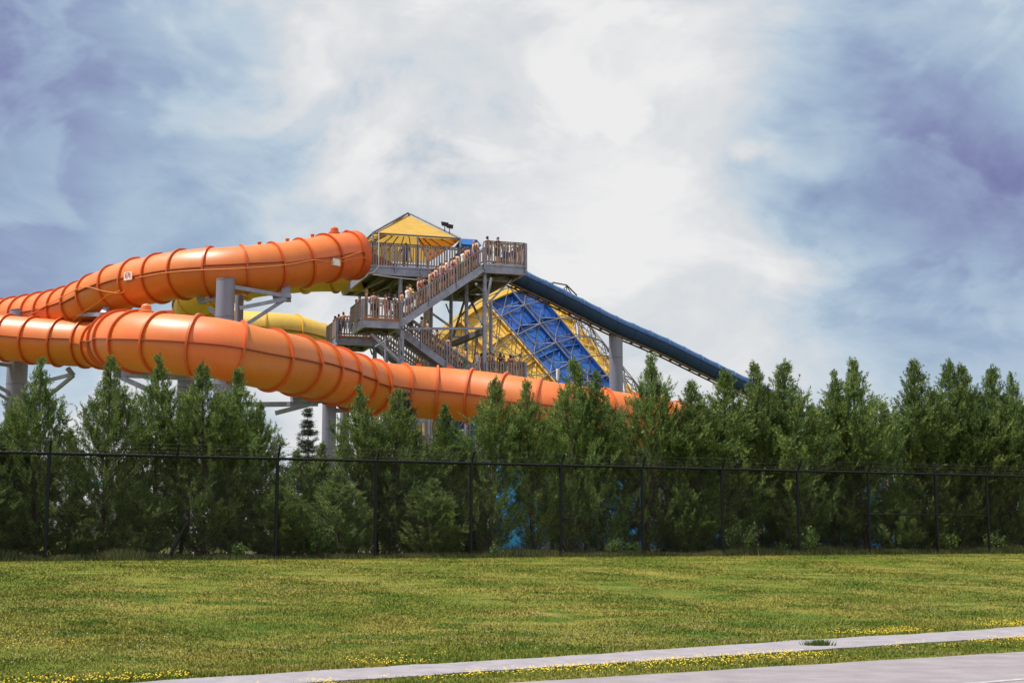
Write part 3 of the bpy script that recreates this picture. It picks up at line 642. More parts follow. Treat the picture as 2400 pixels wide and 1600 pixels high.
# ================================================================ tube slides
def catmull(pts, n=40):
    pts = [Vector(p) for p in pts]; out = []
    ext = [pts[0] * 2 - pts[1]] + pts + [pts[-1] * 2 - pts[-2]]
    for i in range(1, len(ext) - 2):
        p0, p1, p2, p3 = ext[i - 1:i + 3]
        t0 = 0; t1 = t0 + max((p1 - p0).length, 1e-3) ** .5; t2 = t1 + max((p2 - p1).length, 1e-3) ** .5; t3 = t2 + max((p3 - p2).length, 1e-3) ** .5
        for k in range(n):
            t = t1 + (t2 - t1) * k / n
            a1 = p0 * ((t1 - t) / (t1 - t0)) + p1 * ((t - t0) / (t1 - t0)); a2 = p1 * ((t2 - t) / (t2 - t1)) + p2 * ((t - t1) / (t2 - t1)); a3 = p2 * ((t3 - t) / (t3 - t2)) + p3 * ((t - t2) / (t3 - t2))
            b1 = a1 * ((t2 - t) / (t2 - t0)) + a2 * ((t - t0) / (t2 - t0)); b2 = a2 * ((t3 - t) / (t3 - t1)) + a3 * ((t - t1) / (t3 - t1))
            out.append(b1 * ((t2 - t) / (t2 - t1)) + b2 * ((t - t1) / (t2 - t1)))
    out.append(pts[-1]); return out
class Path:
    def __init__(s, ctrl):
        s.p = catmull([P(*c) for c in ctrl]); s.s = [0.0]
        for a, b in zip(s.p, s.p[1:]): s.s.append(s.s[-1] + (b - a).length)
        s.len = s.s[-1]; s.arr = np.array(s.p); s.sa = np.array(s.s)
    def at(s, d):
        return Vector([float(np.interp(d, s.sa, s.arr[:, k])) for k in range(3)])
    def frame(s, d):
        t = (s.at(min(d + .15, s.len)) - s.at(max(d - .15, 0))).normalized(); sd_ = t.cross(Vector((0, 0, 1))).normalized(); return s.at(d), t, sd_, sd_.cross(t)
def tube_slide(name, label, path, rad, seclen, mat, fmat, smat, d0=0.0, d1=None, seam=True, nseg=32, fl_out=.13, seamvar=.12, seed=1):
    d1 = d1 or path.len; rg = random.Random(seed); o0 = path.at(d0); root = thing(name, label, "water slide", loc=(o0.x, o0.y, ZB))
    off = Vector((o0.x, o0.y, ZB)); n = max(1, round((d1 - d0) / seclen)); L_ = (d1 - d0) / n
    for i in range(n):
        a, b = d0 + i * L_, d0 + (i + 1) * L_; mb = MB(); st = 6; roll = rg.choice([0, 0, 0, -seamvar, seamvar])
        rings = []
        for k in range(st + 1):
            c, t, s_, u = path.frame(a + (b - a) * k / st); rings.append((c - off, t, s_, u))
        base = 0
        for (c, t, s_, u) in rings:
            for q_ in range(nseg):
                an = 2 * math.pi * q_ / nseg; mb.v.append(tuple(c + (s_ * math.cos(an) + u * math.sin(an)) * rad))
        for k in range(st):
            for q_ in range(nseg):
                a0 = k * nseg + q_; a1 = k * nseg + (q_ + 1) % nseg; mb.f.append((a0, a1, a1 + nseg, a0 + nseg))
        sec = mb.build("tube_section", mat, root, True)
        fm = MB(); th = .055
        c, t, s_, u = rings[0]
        for (r_, z_) in ((rad - .02, -th), (rad + fl_out, -th), (rad + fl_out, th), (rad - .02, th)):
            for q_ in range(nseg * 3 // 2):
                an = 2 * math.pi * q_ / (nseg * 1.5); fm.v.append(tuple(c + t * z_ + (s_ * math.cos(an) + u * math.sin(an)) * r_))
        m_ = nseg * 3 // 2
        for k in range(3):
            for q_ in range(m_):
                a0 = k * m_ + q_; a1 = k * m_ + (q_ + 1) % m_; fm.f.append((a0, a1, a1 + m_, a0 + m_))
        fo = fm.build("flange", fmat, sec, True); autosmooth(fo.data, 40)
        if seam:
            for sg in (1, -1):
                sm = MB(); hw = .022
                ph = roll * sg * .6
                for (c, t, s_, u) in rings:
                    rd = s_ * sg * math.cos(ph) + u * math.sin(ph); tg = u * math.cos(ph) - s_ * sg * math.sin(ph)
                    for (x_, y_) in ((-.02, -hw), (.13, -hw), (.13, hw), (-.02, hw)):
                        sm.v.append(tuple(c + rd * (rad + x_) + tg * y_))
                for k in range(st):
                    for e_ in range(4):
                        a0 = k * 4 + e_; a1 = k * 4 + (e_ + 1) % 4; sm.f.append((a0, a1, a1 + 4, a0 + 4))
                sm.f.append((0, 1, 2, 3)); sm.f.append(tuple(st * 4 + k for k in (3, 2, 1, 0)))
                sm.build("seam_rib", smat, sec)
    return root, off
RT = 1.40
up_ctrl = [(818, 599, 85.7), (798, 600, 85.2), (774, 603, 84.6), (725, 613, 83.4), (651, 625, 82.2), (593, 631, 81.4), (530, 636, 81.0), (470, 639, 81.2), (414, 645, 81.9), (352, 657, 83.0), (301, 667, 84.1), (244, 689, 85.3), (190, 715, 87.2), (146, 729, 89.0), (95, 738, 91.2), (45, 746, 93.3), (0, 751, 95.0), (-60, 757, 96.6), (-150, 764, 97.6), (-260, 770, 97.5)]
PU = Path(up_ctrl)
upper, uoff = tube_slide("orange_tube_slide", "upper orange tube slide leaving the tower deck beside the yellow canopy", PU, RT, 1.85, M['orange'], M['orange_red'], M['seam'], seed=4)
lo_ctrl = [(-330, 772, 90.5), (-230, 775, 89.6), (-120, 780, 88.6), (-40, 787, 88.0), (30, 793, 87.6), (98, 799, 87.0), (160, 804, 86.6), (218, 806, 86.0), (256, 808, 84.4), (276, 806, 81.2), (280, 803, 77.0), (277, 800, 73.0), (276, 798, 70.0), (296, 798, 67.6), (340, 802, 66.0), (424, 808, 65.0), (522, 819, 64.9), (607, 838, 65.7), (665, 849, 66.9), (715, 861, 68.5), (763, 874, 70.2), (798, 885, 71.7), (832, 896, 73.0), (868, 906, 74.3), (933, 915, 75.4), (996, 920, 75.9), (1057, 924, 76.0), (1128, 931, 75.8), (1205, 942, 75.4), (1282, 955, 75.2), (1360, 966, 75.6), (1440, 978, 76.4), (1520, 990, 77.6), (1590, 1003, 79.5), (1640, 1022, 82.5), (1668, 1050, 86.0)]
PL = Path(lo_ctrl)
lower, loff = tube_slide("orange_tube_slide", "lower orange tube slide sweeping in a big S-bend in front of the tower", PL, RT, 1.85, M['orange'], M['orange_red'], M['seam'], seed=9)
ye_ctrl = [(862, 634, 92.5), (800, 634, 93), (730, 635, 93.6), (660, 641, 94.4), (590, 650, 95), (525, 668, 95.6), (478, 686, 96.6), (456, 708, 98.6), (462, 735, 101), (500, 760, 102.4), (560, 772, 102.8), (620, 776, 103), (680, 781, 103.8), (728, 794, 105), (766, 818, 107), (792, 846, 109.5), (815, 880, 112)]
PY = Path(ye_ctrl)
yel, yoff = tube_slide("yellow_tube_slide", "yellow tube slide looping behind the upper orange tube", PY, RT, 2.3, M['yellow'], M['yellow_flange'], M['yellow_seam'], seed=13)

# details riding on the orange tubes
def on_tube(path, px_target, ang, rad):
    best = min(np.arange(0, path.len, .1), key=lambda d: abs((1200 + FPX * (path.at(d) - CAMP).dot(C_R) / (path.at(d) - CAMP).dot(C_F)) - px_target)); c, t, s_, u = path.frame(best)
    if s_.y > 0: s_ = -s_
    return c + (s_ * math.cos(ang) + u * math.sin(ang)) * rad, t, s_, u
for px in (25, 125, 320, 375, 487, 617, 684, 743, 823):
    p, t, s_, u = on_tube(PU, px, R(90), RT); MB().lathe([(.10, -.06), (.10, .10), (.14, .12), (.12, .17)], 10).build("vent_cap", M['orange_red'], upper, loc=p - uoff)
for path, px, par, of in ((PU, 793, upper, uoff), (PL, 335, lower, loff)):
    p, t, s_, u = on_tube(path, px, R(90), RT); q_ = MB().lathe([(.36, -.10), (.36, .06), (.25, .10), (.25, .16), (.23, .30), (.15, .38), (.02, .42)], 16).build("vent_dome", M['orange_red'] if path is PU else M['orange'], par, True, loc=p - of); autosmooth(q_.data)
for px in (390, 980, 1050):
    p, t, s_, u = on_tube(PL, px, R(90), RT); MB().box((0, 0, .04), (.28, .28, .2)).build("vent_cap", M['orange_red'], lower, loc=p - loff)
def conduit(path, par, of, pxs, ang0, ang1, mat=M['orange_pipe']):
    ds = []
    pts = []
    for k, px in enumerate(pxs):
        a_ = ang0[k] if isinstance(ang0, (list, tuple)) else ang0
        pts.append(on_tube(path, px, R(a_), RT + .17)[0] - of)
    MB().poly(catmull(pts, 6), .026, 6).build("conduit", mat, par, True)
conduit(PU, upper, uoff, [365, 420, 480, 540, 600, 650, 700, 712, 728, 740], [-6, -6, -6, -6, -5, -4, -2, -3, -10, -12], 0)
conduit(PU, upper, uoff, [752, 780, 806], [-8, -4, 1], 0)
conduit(PU, upper, uoff, [752, 790, 825, 845], [-14, -12, -14, -28], 0)
conduit(PU, upper, uoff, [120, 170, 210, 250, 290, 335, 345], [-12, 4, 8, 6, -20, -30, -6], 0)
conduit(PU, upper, uoff, [180, 205, 230, 262, 290, 325], [-62, -52, -46, -38, -30, -27], 0)
p, t, s_, u = on_tube(PU, 748, R(-14), RT); mb = MB(); mb.box((0, 0, 0), (.58, .34, .40)); bx_ = mb.build("control_box", M['white_panel'], upper, loc=p - uoff, rot=(0, 0, math.atan2(t.y, t.x) + math.pi))
MB().box((0, 0, .215), (.62, .38, .03)).build("control_box_lid", M['orange_pipe'], bx_)
p, t, s_, u = on_tube(PU, 347, R(2), RT + .14); sg = MB().box((0, 0, 0), (.66, .06, .48)).build("sign_board", M['white_panel'], upper, loc=p - uoff, rot=(0, 0, math.atan2(t.y, t.x) + math.pi))
ms = MB()
for (x_, z_, w_, h_) in ((-.20, .02, .09, .26), (-.07, -.05, .10, .22), (.06, .05, .08, .20), (.18, .0, .10, .30), (-.02, .17, .34, .05)): ms.box((x_, -.034, z_), (w_, .006, h_))
ms.build("faded_red_print", M['red_print'], sg, kind='stuff')
# flared mouth of the upper tube at the deck
c, t, s_, u = PU.frame(0); mm = MB(); n_ = 32
for k, (z_, r_) in enumerate(((0, RT), (-.15, RT + .03), (-.50, RT + .14), (-.54, RT + .10))):
    for q_ in range(n_): an = 2 * math.pi * q_ / n_; mm.v.append(tuple(c - uoff + t * z_ + (s_ * math.cos(an) + u * math.sin(an)) * r_))
for k in range(3):
    for q_ in range(n_): a0 = k * n_ + q_; a1 = k * n_ + (q_ + 1) % n_; mm.f.append((a0, a1, a1 + n_, a0 + n_))
q_ = mm.build("tube_mouth", M['orange_red'], upper, True)

# ================================================================ support columns
def column(label, px, ytop, Y, wd, mat=None, arms=(), saddle=None, cap=True):
    top = P(px, ytop, Y); h = top.z - ZB; root = thing("support_column", label, "column", loc=(top.x, top.y, ZB), group="steel columns carrying the slides"); r_ = wd / 2
    s_ = MB().lathe([(r_ * 1.5, 0), (r_ * 1.5, .06), (r_, .06), (r_, h - .05), (r_ * 1.03, h - .05), (r_ * 1.03, h)], 20).build("shaft", mat or M['column'], root, True); autosmooth(s_.data)
    for zz in np.arange(2.4, h - .5, 2.6):
        MB().lathe([(r_ + .004, zz), (r_ + .012, zz + .015), (r_ + .004, zz + .03)], 20).build("weld_band", M['steel_dark'], s_)
    if cap: MB().lathe([(r_ * .35, h + .003), (r_ * .35, h + .09), (.02, h + .12)], 10).build("cap_eye", M['black'], s_)
    base = Vector((top.x, top.y, ZB))
    for (a, b, w_, hh) in arms: MB().bar(P(*a) - base, P(*b) - base, w_, hh).build("bracket_arm", M['steel'], root)
    return root
column("thick blue-grey column in front of the upper orange tube", 529, 655, 79.2, 1.05, arms=[((545, 672, 79.6), (668, 694, 81.2), .18, .22), ((560, 722, 79.6), (672, 700, 81.2), .18, .22), ((570, 765, 79.8), (664, 704, 81.2), .18, .2), ((545, 690, 80.2), (470, 708, 81.6), .18, .22), ((515, 742, 79.6), (490, 722, 81.6), .18, .2), ((668, 662, 82.0), (672, 706, 81.2), .5, .14), ((468, 690, 81.2), (474, 712, 81.6), .45, .14), ((640, 697, 81.2), (682, 694, 81.2), .3, .2)])
column("thinner grey column just behind the thick one at the upper orange tube", 562, 680, 84.5, .5, cap=False, arms=[((562, 690, 84.5), (600, 682, 83.6), .16, .2)])
column("thick grey column where the two orange tubes cross at the picture edge", 47, 727, 90.6, 1.30, arms=[((70, 737, 90.2), (246, 737, 83.4), .2, .24), ((242, 737, 83.4), (252, 722, 84.0), .35, .3), ((60, 905, 89.8), (172, 876, 87.2), .18, .2), ((105, 935, 89.4), (172, 880, 87.2), .18, .2), ((-50, 846, 88.8), (36, 858, 90.2), .18, .22), ((-40, 885, 88.8), (30, 925, 90.2), .18, .2), ((-40, 900, 88.8), (24, 940, 90.2), .14, .16), ((158, 862, 87.0), (172, 880, 87.2), .5, .2)])
column("dark column carrying the front bend of the lower orange tube", 436, 878, 67.4, .78, arms=[((270, 876, 67.6), (455, 884, 66.4), .3, .3), ((285, 885, 67.2), (420, 945, 67.2), .2, .24), ((425, 870, 66.2), (430, 886, 66.8), .4, .2), ((455, 905, 68), (520, 902, 75), .18, .22)], cap=False)
column("column under the lower orange tube between the S-bend and the tower", 772, 945, 72.6, .72, cap=False, arms=[((566, 948, 70.6), (745, 946, 71.6), .18, .24), ((645, 968, 71.4), (738, 944, 71.6), .18, .22), ((683, 934, 70.2), (752, 928, 70.8), .45, .36), ((676, 946, 70.2), (752, 940, 71.4), .3, .2)])
column("short column behind the hedge under the straight lower orange tube", 808, 960, 75.2, .5, cap=False, arms=[((783, 962, 74.4), (830, 960, 74.6), .3, .22)])
column("pale post under the straight orange tube seen between cedars", 1096, 985, 78.5, .32, cap=False)
column("tall grey column holding up the blue slide", 1443, 788, 97.9, .95, arms=[((1443, 790, 98.4), (1443, 781, 97.7), .5, .3)], cap=False)
# floodlights clamped low on the thick column
for i, (px, py, lab) in enumerate(((577, 925, "small dark floodlight on the thick column below the orange bend"), (586, 929, "white-faced floodlight on the thick column below the orange bend"))):
    c_ = P(px, py, 78.8); t = thing("floodlight", lab, "floodlight", loc=c_)
    MB().box((0, 0, 0), (.30, .16, .2)).build("housing", M['black'], t, rot=(0, R(-25 + 40 * i), 0)); MB().bar((-.12, 0, .02), tuple(P(551, 921, 79.0) - c_), .05, .05).build("bracket", M['black'], t); MB().box((.0, -.085, 0), (.24, .01, .15)).build("lens", M['glass_lamp'], t, rot=(0, R(-25 + 40 * i), 0))

# ================================================================ blue body slide
bl_ctrl = [(1180, 636, 92.0), (1234, 661, 93.0), (1299, 692, 94.4), (1363, 724, 95.8), (1441, 763, 97.6), (1500, 788, 99.0), (1557, 813, 100.3), (1606, 837, 101.4), (1673, 870, 102.9), (1740, 902, 104.4), (1800, 930, 105.8), (1860, 956, 107)]
PB = Path(bl_ctrl); o0 = PB.at(0); boff = Vector((o0.x, o0.y, ZB)); bsl = thing("blue_body_slide", "long straight navy blue slide descending to the hedge beside the tower", "water slide", loc=boff)
RBL = .64; nb_ = 17; Lb = PB.len / nb_
for i in range(nb_):
    mb = MB(); net = MB(); st = 4; fr = [PB.frame(i * Lb + Lb * k / st) for k in range(st + 1)]
    angs = [R(180 + 180 * k / 14) for k in range(15)]; prof = [(RBL, .62), (RBL, .30)] + [(RBL * -math.cos(a), RBL * math.sin(a)) for a in angs] + [(-RBL, .30), (-RBL, .62)]
    prof = [(RBL, .10)] + [(RBL * math.cos(R(-k * 12)), RBL * math.sin(R(-k * 12))) for k in range(16)] + [(-RBL, .10)]
    inner = [(x * .94, y * .94 if y < 0 else y) for x, y in prof][::-1]; full = prof + inner; m_ = len(full)
    for (c, t, s_, u) in fr:
        for (x_, y_) in full: mb.v.append(tuple(c - boff + s_ * x_ + u * y_))
    for k in range(st):
        for q_ in range(m_): a0 = k * m_ + q_; a1 = k * m_ + (q_ + 1) % m_; mb.f.append((a0, a1, a1 + m_, a0 + m_))
    sec = mb.build("slide_section", M['navy'], bsl, True); autosmooth(sec.data, 50)
    c, t, s_, u = fr[0]
    fl_ = MB(); pr2 = [(x * 1.03, y * 1.03) for x, y in prof]; k0 = len(prof)
    for z_ in (-.03, .03):
        for (x_, y_) in prof + pr2[::-1]: fl_.v.append(tuple(c - boff + t * z_ + s_ * x_ + u * y_))
    m2 = 2 * k0
    for q_ in range(m2): fl_.f.append((q_, (q_ + 1) % m2, (q_ + 1) % m2 + m2, q_ + m2))
    for q_ in range(k0 - 1): fl_.f.append((q_, m2 - 1 - q_, m2 - 2 - q_, q_ + 1)); fl_.f.append((q_ + m2, q_ + 1 + m2, 2 * m2 - 2 - q_, 2 * m2 - 1 - q_))
    fl_.build("flange", M['navy'], sec)
    hp = MB(); hp.poly([c - boff + s_ * RBL * math.cos(R(a)) + u * (.10 + .56 * math.sin(R(a))) for a in range(0, 181, 15)], .022, 6).build("net_hoop", M['rail_blue'], sec)
    for k in range(st):                                         # domed safety net over the slide
        sag = lambda q: -.04 * math.sin(math.pi * q / st)
        for e_ in range(12):
            a0, a1 = R(e_ * 15), R(e_ * 15 + 15); pp = []
            for (kk, aa) in ((k, a0), (k + 1, a0), (k + 1, a1), (k, a1)):
                c, t, s_, u = fr[kk]; pp.append(c - boff + s_ * RBL * math.cos(aa) + u * (.10 + (.56 + sag(kk)) * math.sin(aa)))
            net.add(pp, [(0, 1, 2, 3)])
    net.build("safety_net", M['rim_blue'], sec)
    for sg_ in (1, -1):
        MB().poly([c - boff + s_ * ((RBL + .03) * sg_) + u * .11 for (c, t, s_, u) in fr], .025, 6).build("edge_rail", M['rail_blue'], sec)
# steel cradle under the slide
for sg_ in (1, -1):
    MB().poly([PB.frame(PB.len * k / 40)[0] - boff + PB.frame(PB.len * k / 40)[2] * (.3 * sg_) - PB.frame(PB.len * k / 40)[3] * .69 for k in range(41)], .06, 6).build("cradle_rail", M['rust'], bsl)
nr = int(PB.len / .95)
for k in range(nr):
    c, t, s_, u = PB.frame(k * .95 + .3); MB().bar(c - boff + s_ * .36 - u * .68, c - boff - s_ * .36 - u * .68, .08, .09, u).build("cradle_rung", M['rust'], bsl)
# trussed cover over the first stretch
tp = MB()
pts = [P(1296, 662, 94.2), P(1328, 668, 94.8), P(1352, 692, 95.4)]
for a, b in zip(pts, pts[1:]): tp.tube(a - boff, b - boff, .05, n=6)
for a, b in (((1262, 660, 93.4), (1296, 664, 94.2)), ((1328, 668, 94.8), (1328, 692, 94.8)), ((1310, 690, 94.6), (1328, 670, 94.8)), ((1346, 700, 95.2), (1328, 670, 94.8)), ((1296, 664, 94.2), (1296, 684, 94.2))): tp.tube(P(*a) - boff, P(*b) - boff, .035, n=6)
tp.build("cover_truss", M['steel_dark'], bsl)

# ================================================================ funnel ride with its space frame
A2 = C_R * .68 - C_U * .73
AX = (A2 * .88 - C_F * .47).normalized(); PV = (C_R * .73 + C_U * .68); QV = (A2 * -.47 - C_F * .88).normalized(); PV = (PV - AX * PV.dot(AX)).normalized(); QV = (QV - AX * QV.dot(AX) - PV * QV.dot(PV)).normalized()
FC = P(1137, 855, 113.0); RSH, RFR, LEN = 7.62, 8.55, 12.0
froot_loc = Vector((FC.x, FC.y, ZB)); fun = thing("funnel_ride", "giant blue and yellow striped funnel inside a steel space frame", "funnel ride", loc=froot_loc)
def fp(l, td, r_):
    tp_ = 1 - .010 * l; a = R(td); return FC - froot_loc + AX * l + (PV * math.cos(a) + QV * math.sin(a)) * (r_ * tp_)
nl_ = 4; ls = LEN / nl_
for si in range(10):
    t0 = -8 + 36 * si; blue = si % 2 == 1; mt = M['fblue'] if blue else M['fyellow']
    for li in range(nl_):
        for half in range(2):
            ta, tb = t0 + 18 * half + .25, t0 + 18 * half + 17.75; la_, lb_ = li * ls + .02, (li + 1) * ls - .02
            mb = MB(); st = 4
            for (dr) in (0, -.12):
                for k in range(st + 1):
                    tt = ta + (tb - ta) * k / st; mb.v.append(tuple(fp(la_, tt, RSH + dr))); mb.v.append(tuple(fp(lb_, tt, RSH + dr)))
            m_ = 2 * (st + 1)
            for k in range(st):
                a0 = 2 * k; mb.f.append((a0, a0 + 1, a0 + 3, a0 + 2)); mb.f.append((a0 + m_, a0 + 2 + m_, a0 + 3 + m_, a0 + 1 + m_)); mb.f.append((a0, a0 + 2, a0 + 2 + m_, a0 + m_)); mb.f.append((a0 + 1, a0 + 1 + m_, a0 + 3 + m_, a0 + 3))
            mb.f.append((0, m_, m_ + 1, 1)); mb.f.append((2 * st, 2 * st + 1, 2 * st + 1 + m_, 2 * st + m_))
            pn = mb.build("funnel_panel", mt, fun)
            rb = MB()
            for tt in (ta + .1, tb - .1): rb.bar(fp(la_, tt, RSH + .12), fp(lb_, tt, RSH + .12), .10, .42, fp(la_, tt, 1) - fp(la_, tt, 0))
            for k in range(st): rb.bar(fp(la_ + .06, ta + (tb - ta) * k / st, RSH + .06), fp(la_ + .06, ta + (tb - ta) * (k + 1) / st, RSH + .06), .2, .09, AX)
            rb.bar(fp(la_ + .3, ta + 1, RSH + .02), fp(lb_ - .3, tb - 1, RSH + .02), .10, .16, fp(0, ta + 9, 1) - fp(0, ta + 9, 0))
            rb.bar(fp((la_ + lb_) / 2, ta + 1, RSH + .02), fp(lb_ - .3, (ta + tb) / 2, RSH + .02), .08, .12, fp(0, ta + 9, 1) - fp(0, ta + 9, 0))
            rb.build("panel_rib", mt, pn)
for si in range(20):                 # rim band
    t0 = -8 + 18 * si; mb = MB()
    for k in range(4):
        a0, a1 = t0 + .2 + 17.6 * k / 4, t0 + .2 + 17.6 * (k + 1) / 4
        mb.hexa([fp(-.55, a0, RSH - .1), fp(-.55, a1, RSH - .1), fp(.10, a1, RSH - .1), fp(.10, a0, RSH - .1), fp(-.55, a0, RSH + .34), fp(-.55, a1, RSH + .34), fp(.10, a1, RSH + .34), fp(.10, a0, RSH + .34)])
    mb.build("rim_piece", M['fyellow'], fun)
unit_cyl = MB().tube((0, 0, 0), (0, 0, 1), 1, n=6).mesh("frame_strut", M['frame'])
struts = []
dl, dt = 2.0, 15.0; NI = 7; tl = [-40 + dt * j for j in range(14)]
for i in range(NI):
    for j, tt in enumerate(tl):
        p = (i * dl, tt, RFR)
        if i < NI - 1: struts.append((p, ((i + 1) * dl, tt, RFR)))
        if j < len(tl) - 1: struts.append((p, (i * dl, tt + dt, RFR)))
        if i < NI - 1 and j < len(tl) - 1:
            c = ((i + .5) * dl, tt + dt / 2, RSH + .22)
            for q_ in ((i, j), (i + 1, j), (i, j + 1), (i + 1, j + 1)): struts.append(((q_[0] * dl, tl[q_[1]], RFR), c))
            if i < NI - 2: struts.append((c, ((i + 1.5) * dl, tt + dt / 2, RSH + .22)))
            if j < len(tl) - 2 and i % 2 == 0: struts.append((c, ((i + .5) * dl, tt + 1.5 * dt, RSH + .22)))
vis = []; rest = MB()
for a, b in struts:
    tm = (a[1] + b[1]) / 2; rr = (a[2] + b[2]) / 2
    vis.append((abs(tm - 50) + (0 if rr > RFR - .1 else 6), a, b))
vis.sort(key=lambda x: x[0])
for k, (_, a, b) in enumerate(vis):
    pa, pb = fp(*a), fp(*b); rr = .046 if a[2] == b[2] == RFR else .034
    if k < 298:
        d_ = pb - pa; q_ = Vector((0, 0, 1)).rotation_difference(d_).to_matrix().to_4x4()
        link("frame_strut", unit_cyl, fun, matrix=Matrix.Translation(pa) @ q_ @ Matrix.Diagonal((rr, rr, d_.length, 1)))
    else: rest.tube(pa, pb, rr, n=5)
rest.build("far_frame_struts", M['frame'], fun, kind='stuff')
for tt, l_ in ((20, 4), (20, 10), (60, 8), (60, 12), (100, 6), (100, 12), (140, 4), (140, 10)):
    a = fp(l_, tt, RFR); lg = MB(); lg.tube(a, (a.x + (1.2 if tt < 50 else -.4), a.y - .4, 0), .16, n=8); lg.build("leg", M['frame'], fun, True)
# ================================================================ slide tower
T_ANG = R(18); TP0 = P(865, 641, 86.0); TO = Vector((TP0.x, TP0.y, ZB))
tower = thing("slide_tower", "steel and timber slide tower with zigzag stairs and yellow canopy", "tower", loc=TO, rotz=T_ANG)
TM = Matrix.Translation(TO) @ Matrix.Rotation(T_ANG, 4, 'Z'); TMI = TM.inverted()
ZU, ZM, ZL, ZK = 17.12, 13.42, 10.12, 6.85
def TL(px, py, Y): return TMI @ P(px, py, Y)
slat_mesh = MB().box((0, 0, .5), (.088, .026, 1)).mesh("slat", M['wood'])
nslat = 0; far_slats = MB()
def railing(a, b, h=1.07, far=False, out=(0, -1, 0), post_dn=.45, name="railing", pitch=.165, top=None):
    global nslat
    a, b, out = Vector(a), Vector(b), Vector(out).normalized(); d = b - a; hl = Vector((d.x, d.y, 0)).length; dh = Vector((d.x, d.y, 0)).normalized(); up = Vector((0, 0, 1))
    r = MB(); oo = out * .05
    r.bar(a + up * (h - .02), b + up * (h - .02), .11, .05); rail_o = r.build(name, top or M['wood_dark'], tower)
    for z_ in (.12, h - .14): MB().bar(a + oo * .2 + up * z_, b + oo * .2 + up * z_, .05, .09).build("rail", M['wood_dark'], rail_o)
    npst = max(2, round(hl / 1.75) + 1)
    for i in range(npst):
        p = a + d * (i / (npst - 1)); MB().bar(p + oo * 1.5 - up * post_dn, p + oo * 1.5 + up * (h - .03), .075, .075, dh).build("post", M['steel'], rail_o)
    n = int(hl / pitch); ang = math.atan2(dh.y, dh.x); rg = random.Random(int(a.x * 100 + b.y * 77))
    for i in range(n):
        p = a + d * ((i + .5) / n) + oo * .8 + up * .02; hh = h - .06
        if far or nslat >= 298:
            q_ = Matrix.Translation(p) @ Matrix.Rotation(ang, 4, 'Z'); far_slats.add([q_ @ Vector((v.co.x, v.co.y, v.co.z * hh)) for v in slat_mesh.vertices], [tuple(f.vertices) for f in slat_mesh.polygons])
        else:
            nslat += 1; link("slat", slat_mesh, rail_o, loc=p, rot=(rg.uniform(-.01, .01), rg.uniform(-.012, .012), ang), scale=(rg.uniform(.9, 1.08), 1, hh * rg.uniform(.985, 1.01)))
    return rail_o
def deck(s0, s1, t0, t1, z, depth=.5, board=None):
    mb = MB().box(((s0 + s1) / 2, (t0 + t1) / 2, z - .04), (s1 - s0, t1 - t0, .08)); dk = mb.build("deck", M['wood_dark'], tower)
    fw = .14; zc = z - .083 - depth / 2
    for (x0, y0, x1, y1) in ((s0, t0 + fw / 2, s1, t0 + fw / 2), (s0, t1 - fw / 2, s1, t1 - fw / 2)): MB().bar((x0, y0, zc), (x1, y1, zc), fw, depth).build("fascia_beam", M['steel'], dk)
    for xx in (s0 + fw / 2, s1 - fw / 2): MB().bar((xx, t0 + fw + .003, zc), (xx, t1 - fw - .003, zc), fw, depth).build("fascia_beam", M['steel'], dk)
    MB().bar((s0 - .03, t0 - .035, z - .06), (s1 + .03, t0 - .035, z - .06), .06, .13).build("edge_board", board or M['steel'], dk)
    nj = max(2, int((s1 - s0) / 1.1))
    for i in range(1, nj):
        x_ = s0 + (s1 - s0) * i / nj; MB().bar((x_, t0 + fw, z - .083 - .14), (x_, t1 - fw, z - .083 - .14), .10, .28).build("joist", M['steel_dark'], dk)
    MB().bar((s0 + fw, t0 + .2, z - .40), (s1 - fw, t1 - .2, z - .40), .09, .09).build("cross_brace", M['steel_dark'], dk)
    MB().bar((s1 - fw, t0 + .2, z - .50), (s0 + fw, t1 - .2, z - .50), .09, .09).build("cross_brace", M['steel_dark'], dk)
    return dk
def flight(s0, z0, s1, z1, t0, t1, far=False, rails=(True, True)):
    n = int(abs(z1 - z0) / .19); up = Vector((0, 0, 1))
    r = MB(); fl_o = None
    for tt in (t0 + .05, t1 - .05):
        m_ = MB().bar((s0, tt, z0 - .26), (s1, tt, z1 - .26), .10, .44)
        if fl_o is None: fl_o = m_.build("stair_flight", M['steel'], tower)
        else: m_.build("stringer", M['steel'], fl_o)
    for i in range(n):
        f = (i + .5) / n; MB().box((s0 + (s1 - s0) * f, (t0 + t1) / 2, z0 + (z1 - z0) * f - .02), (abs(s1 - s0) / n * 1.15, t1 - t0 - .22, .05)).build("tread", M['steel_dark'], fl_o)
    if rails[0]: railing((s0, t0, z0 + .02), (s1, t0, z1 + .02), .98, far, name="stair_railing", post_dn=.40, top=M['steel'])
    if rails[1]: railing((s0, t1, z0 + .02), (s1, t1, z1 + .02), .98, True, out=(0, 1, 0), name="stair_railing", post_dn=.30, top=M['steel'])
# decks
deck(0.0, 9.25, 0.0, 8.4, ZU); deck(6.6, 9.25, -2.6, -.004, ZU)
deck(-.9, 1.4, -2.6, .6, ZM, board=M['wood_red']); deck(-.85, 1.6, 5.5, 8.8, ZM, board=M['wood_red']); 
deck(6.3, 9.25, -2.6, .6, ZL); deck(-.9, 1.4, -2.6, .6, ZK, board=M['wood_red'])
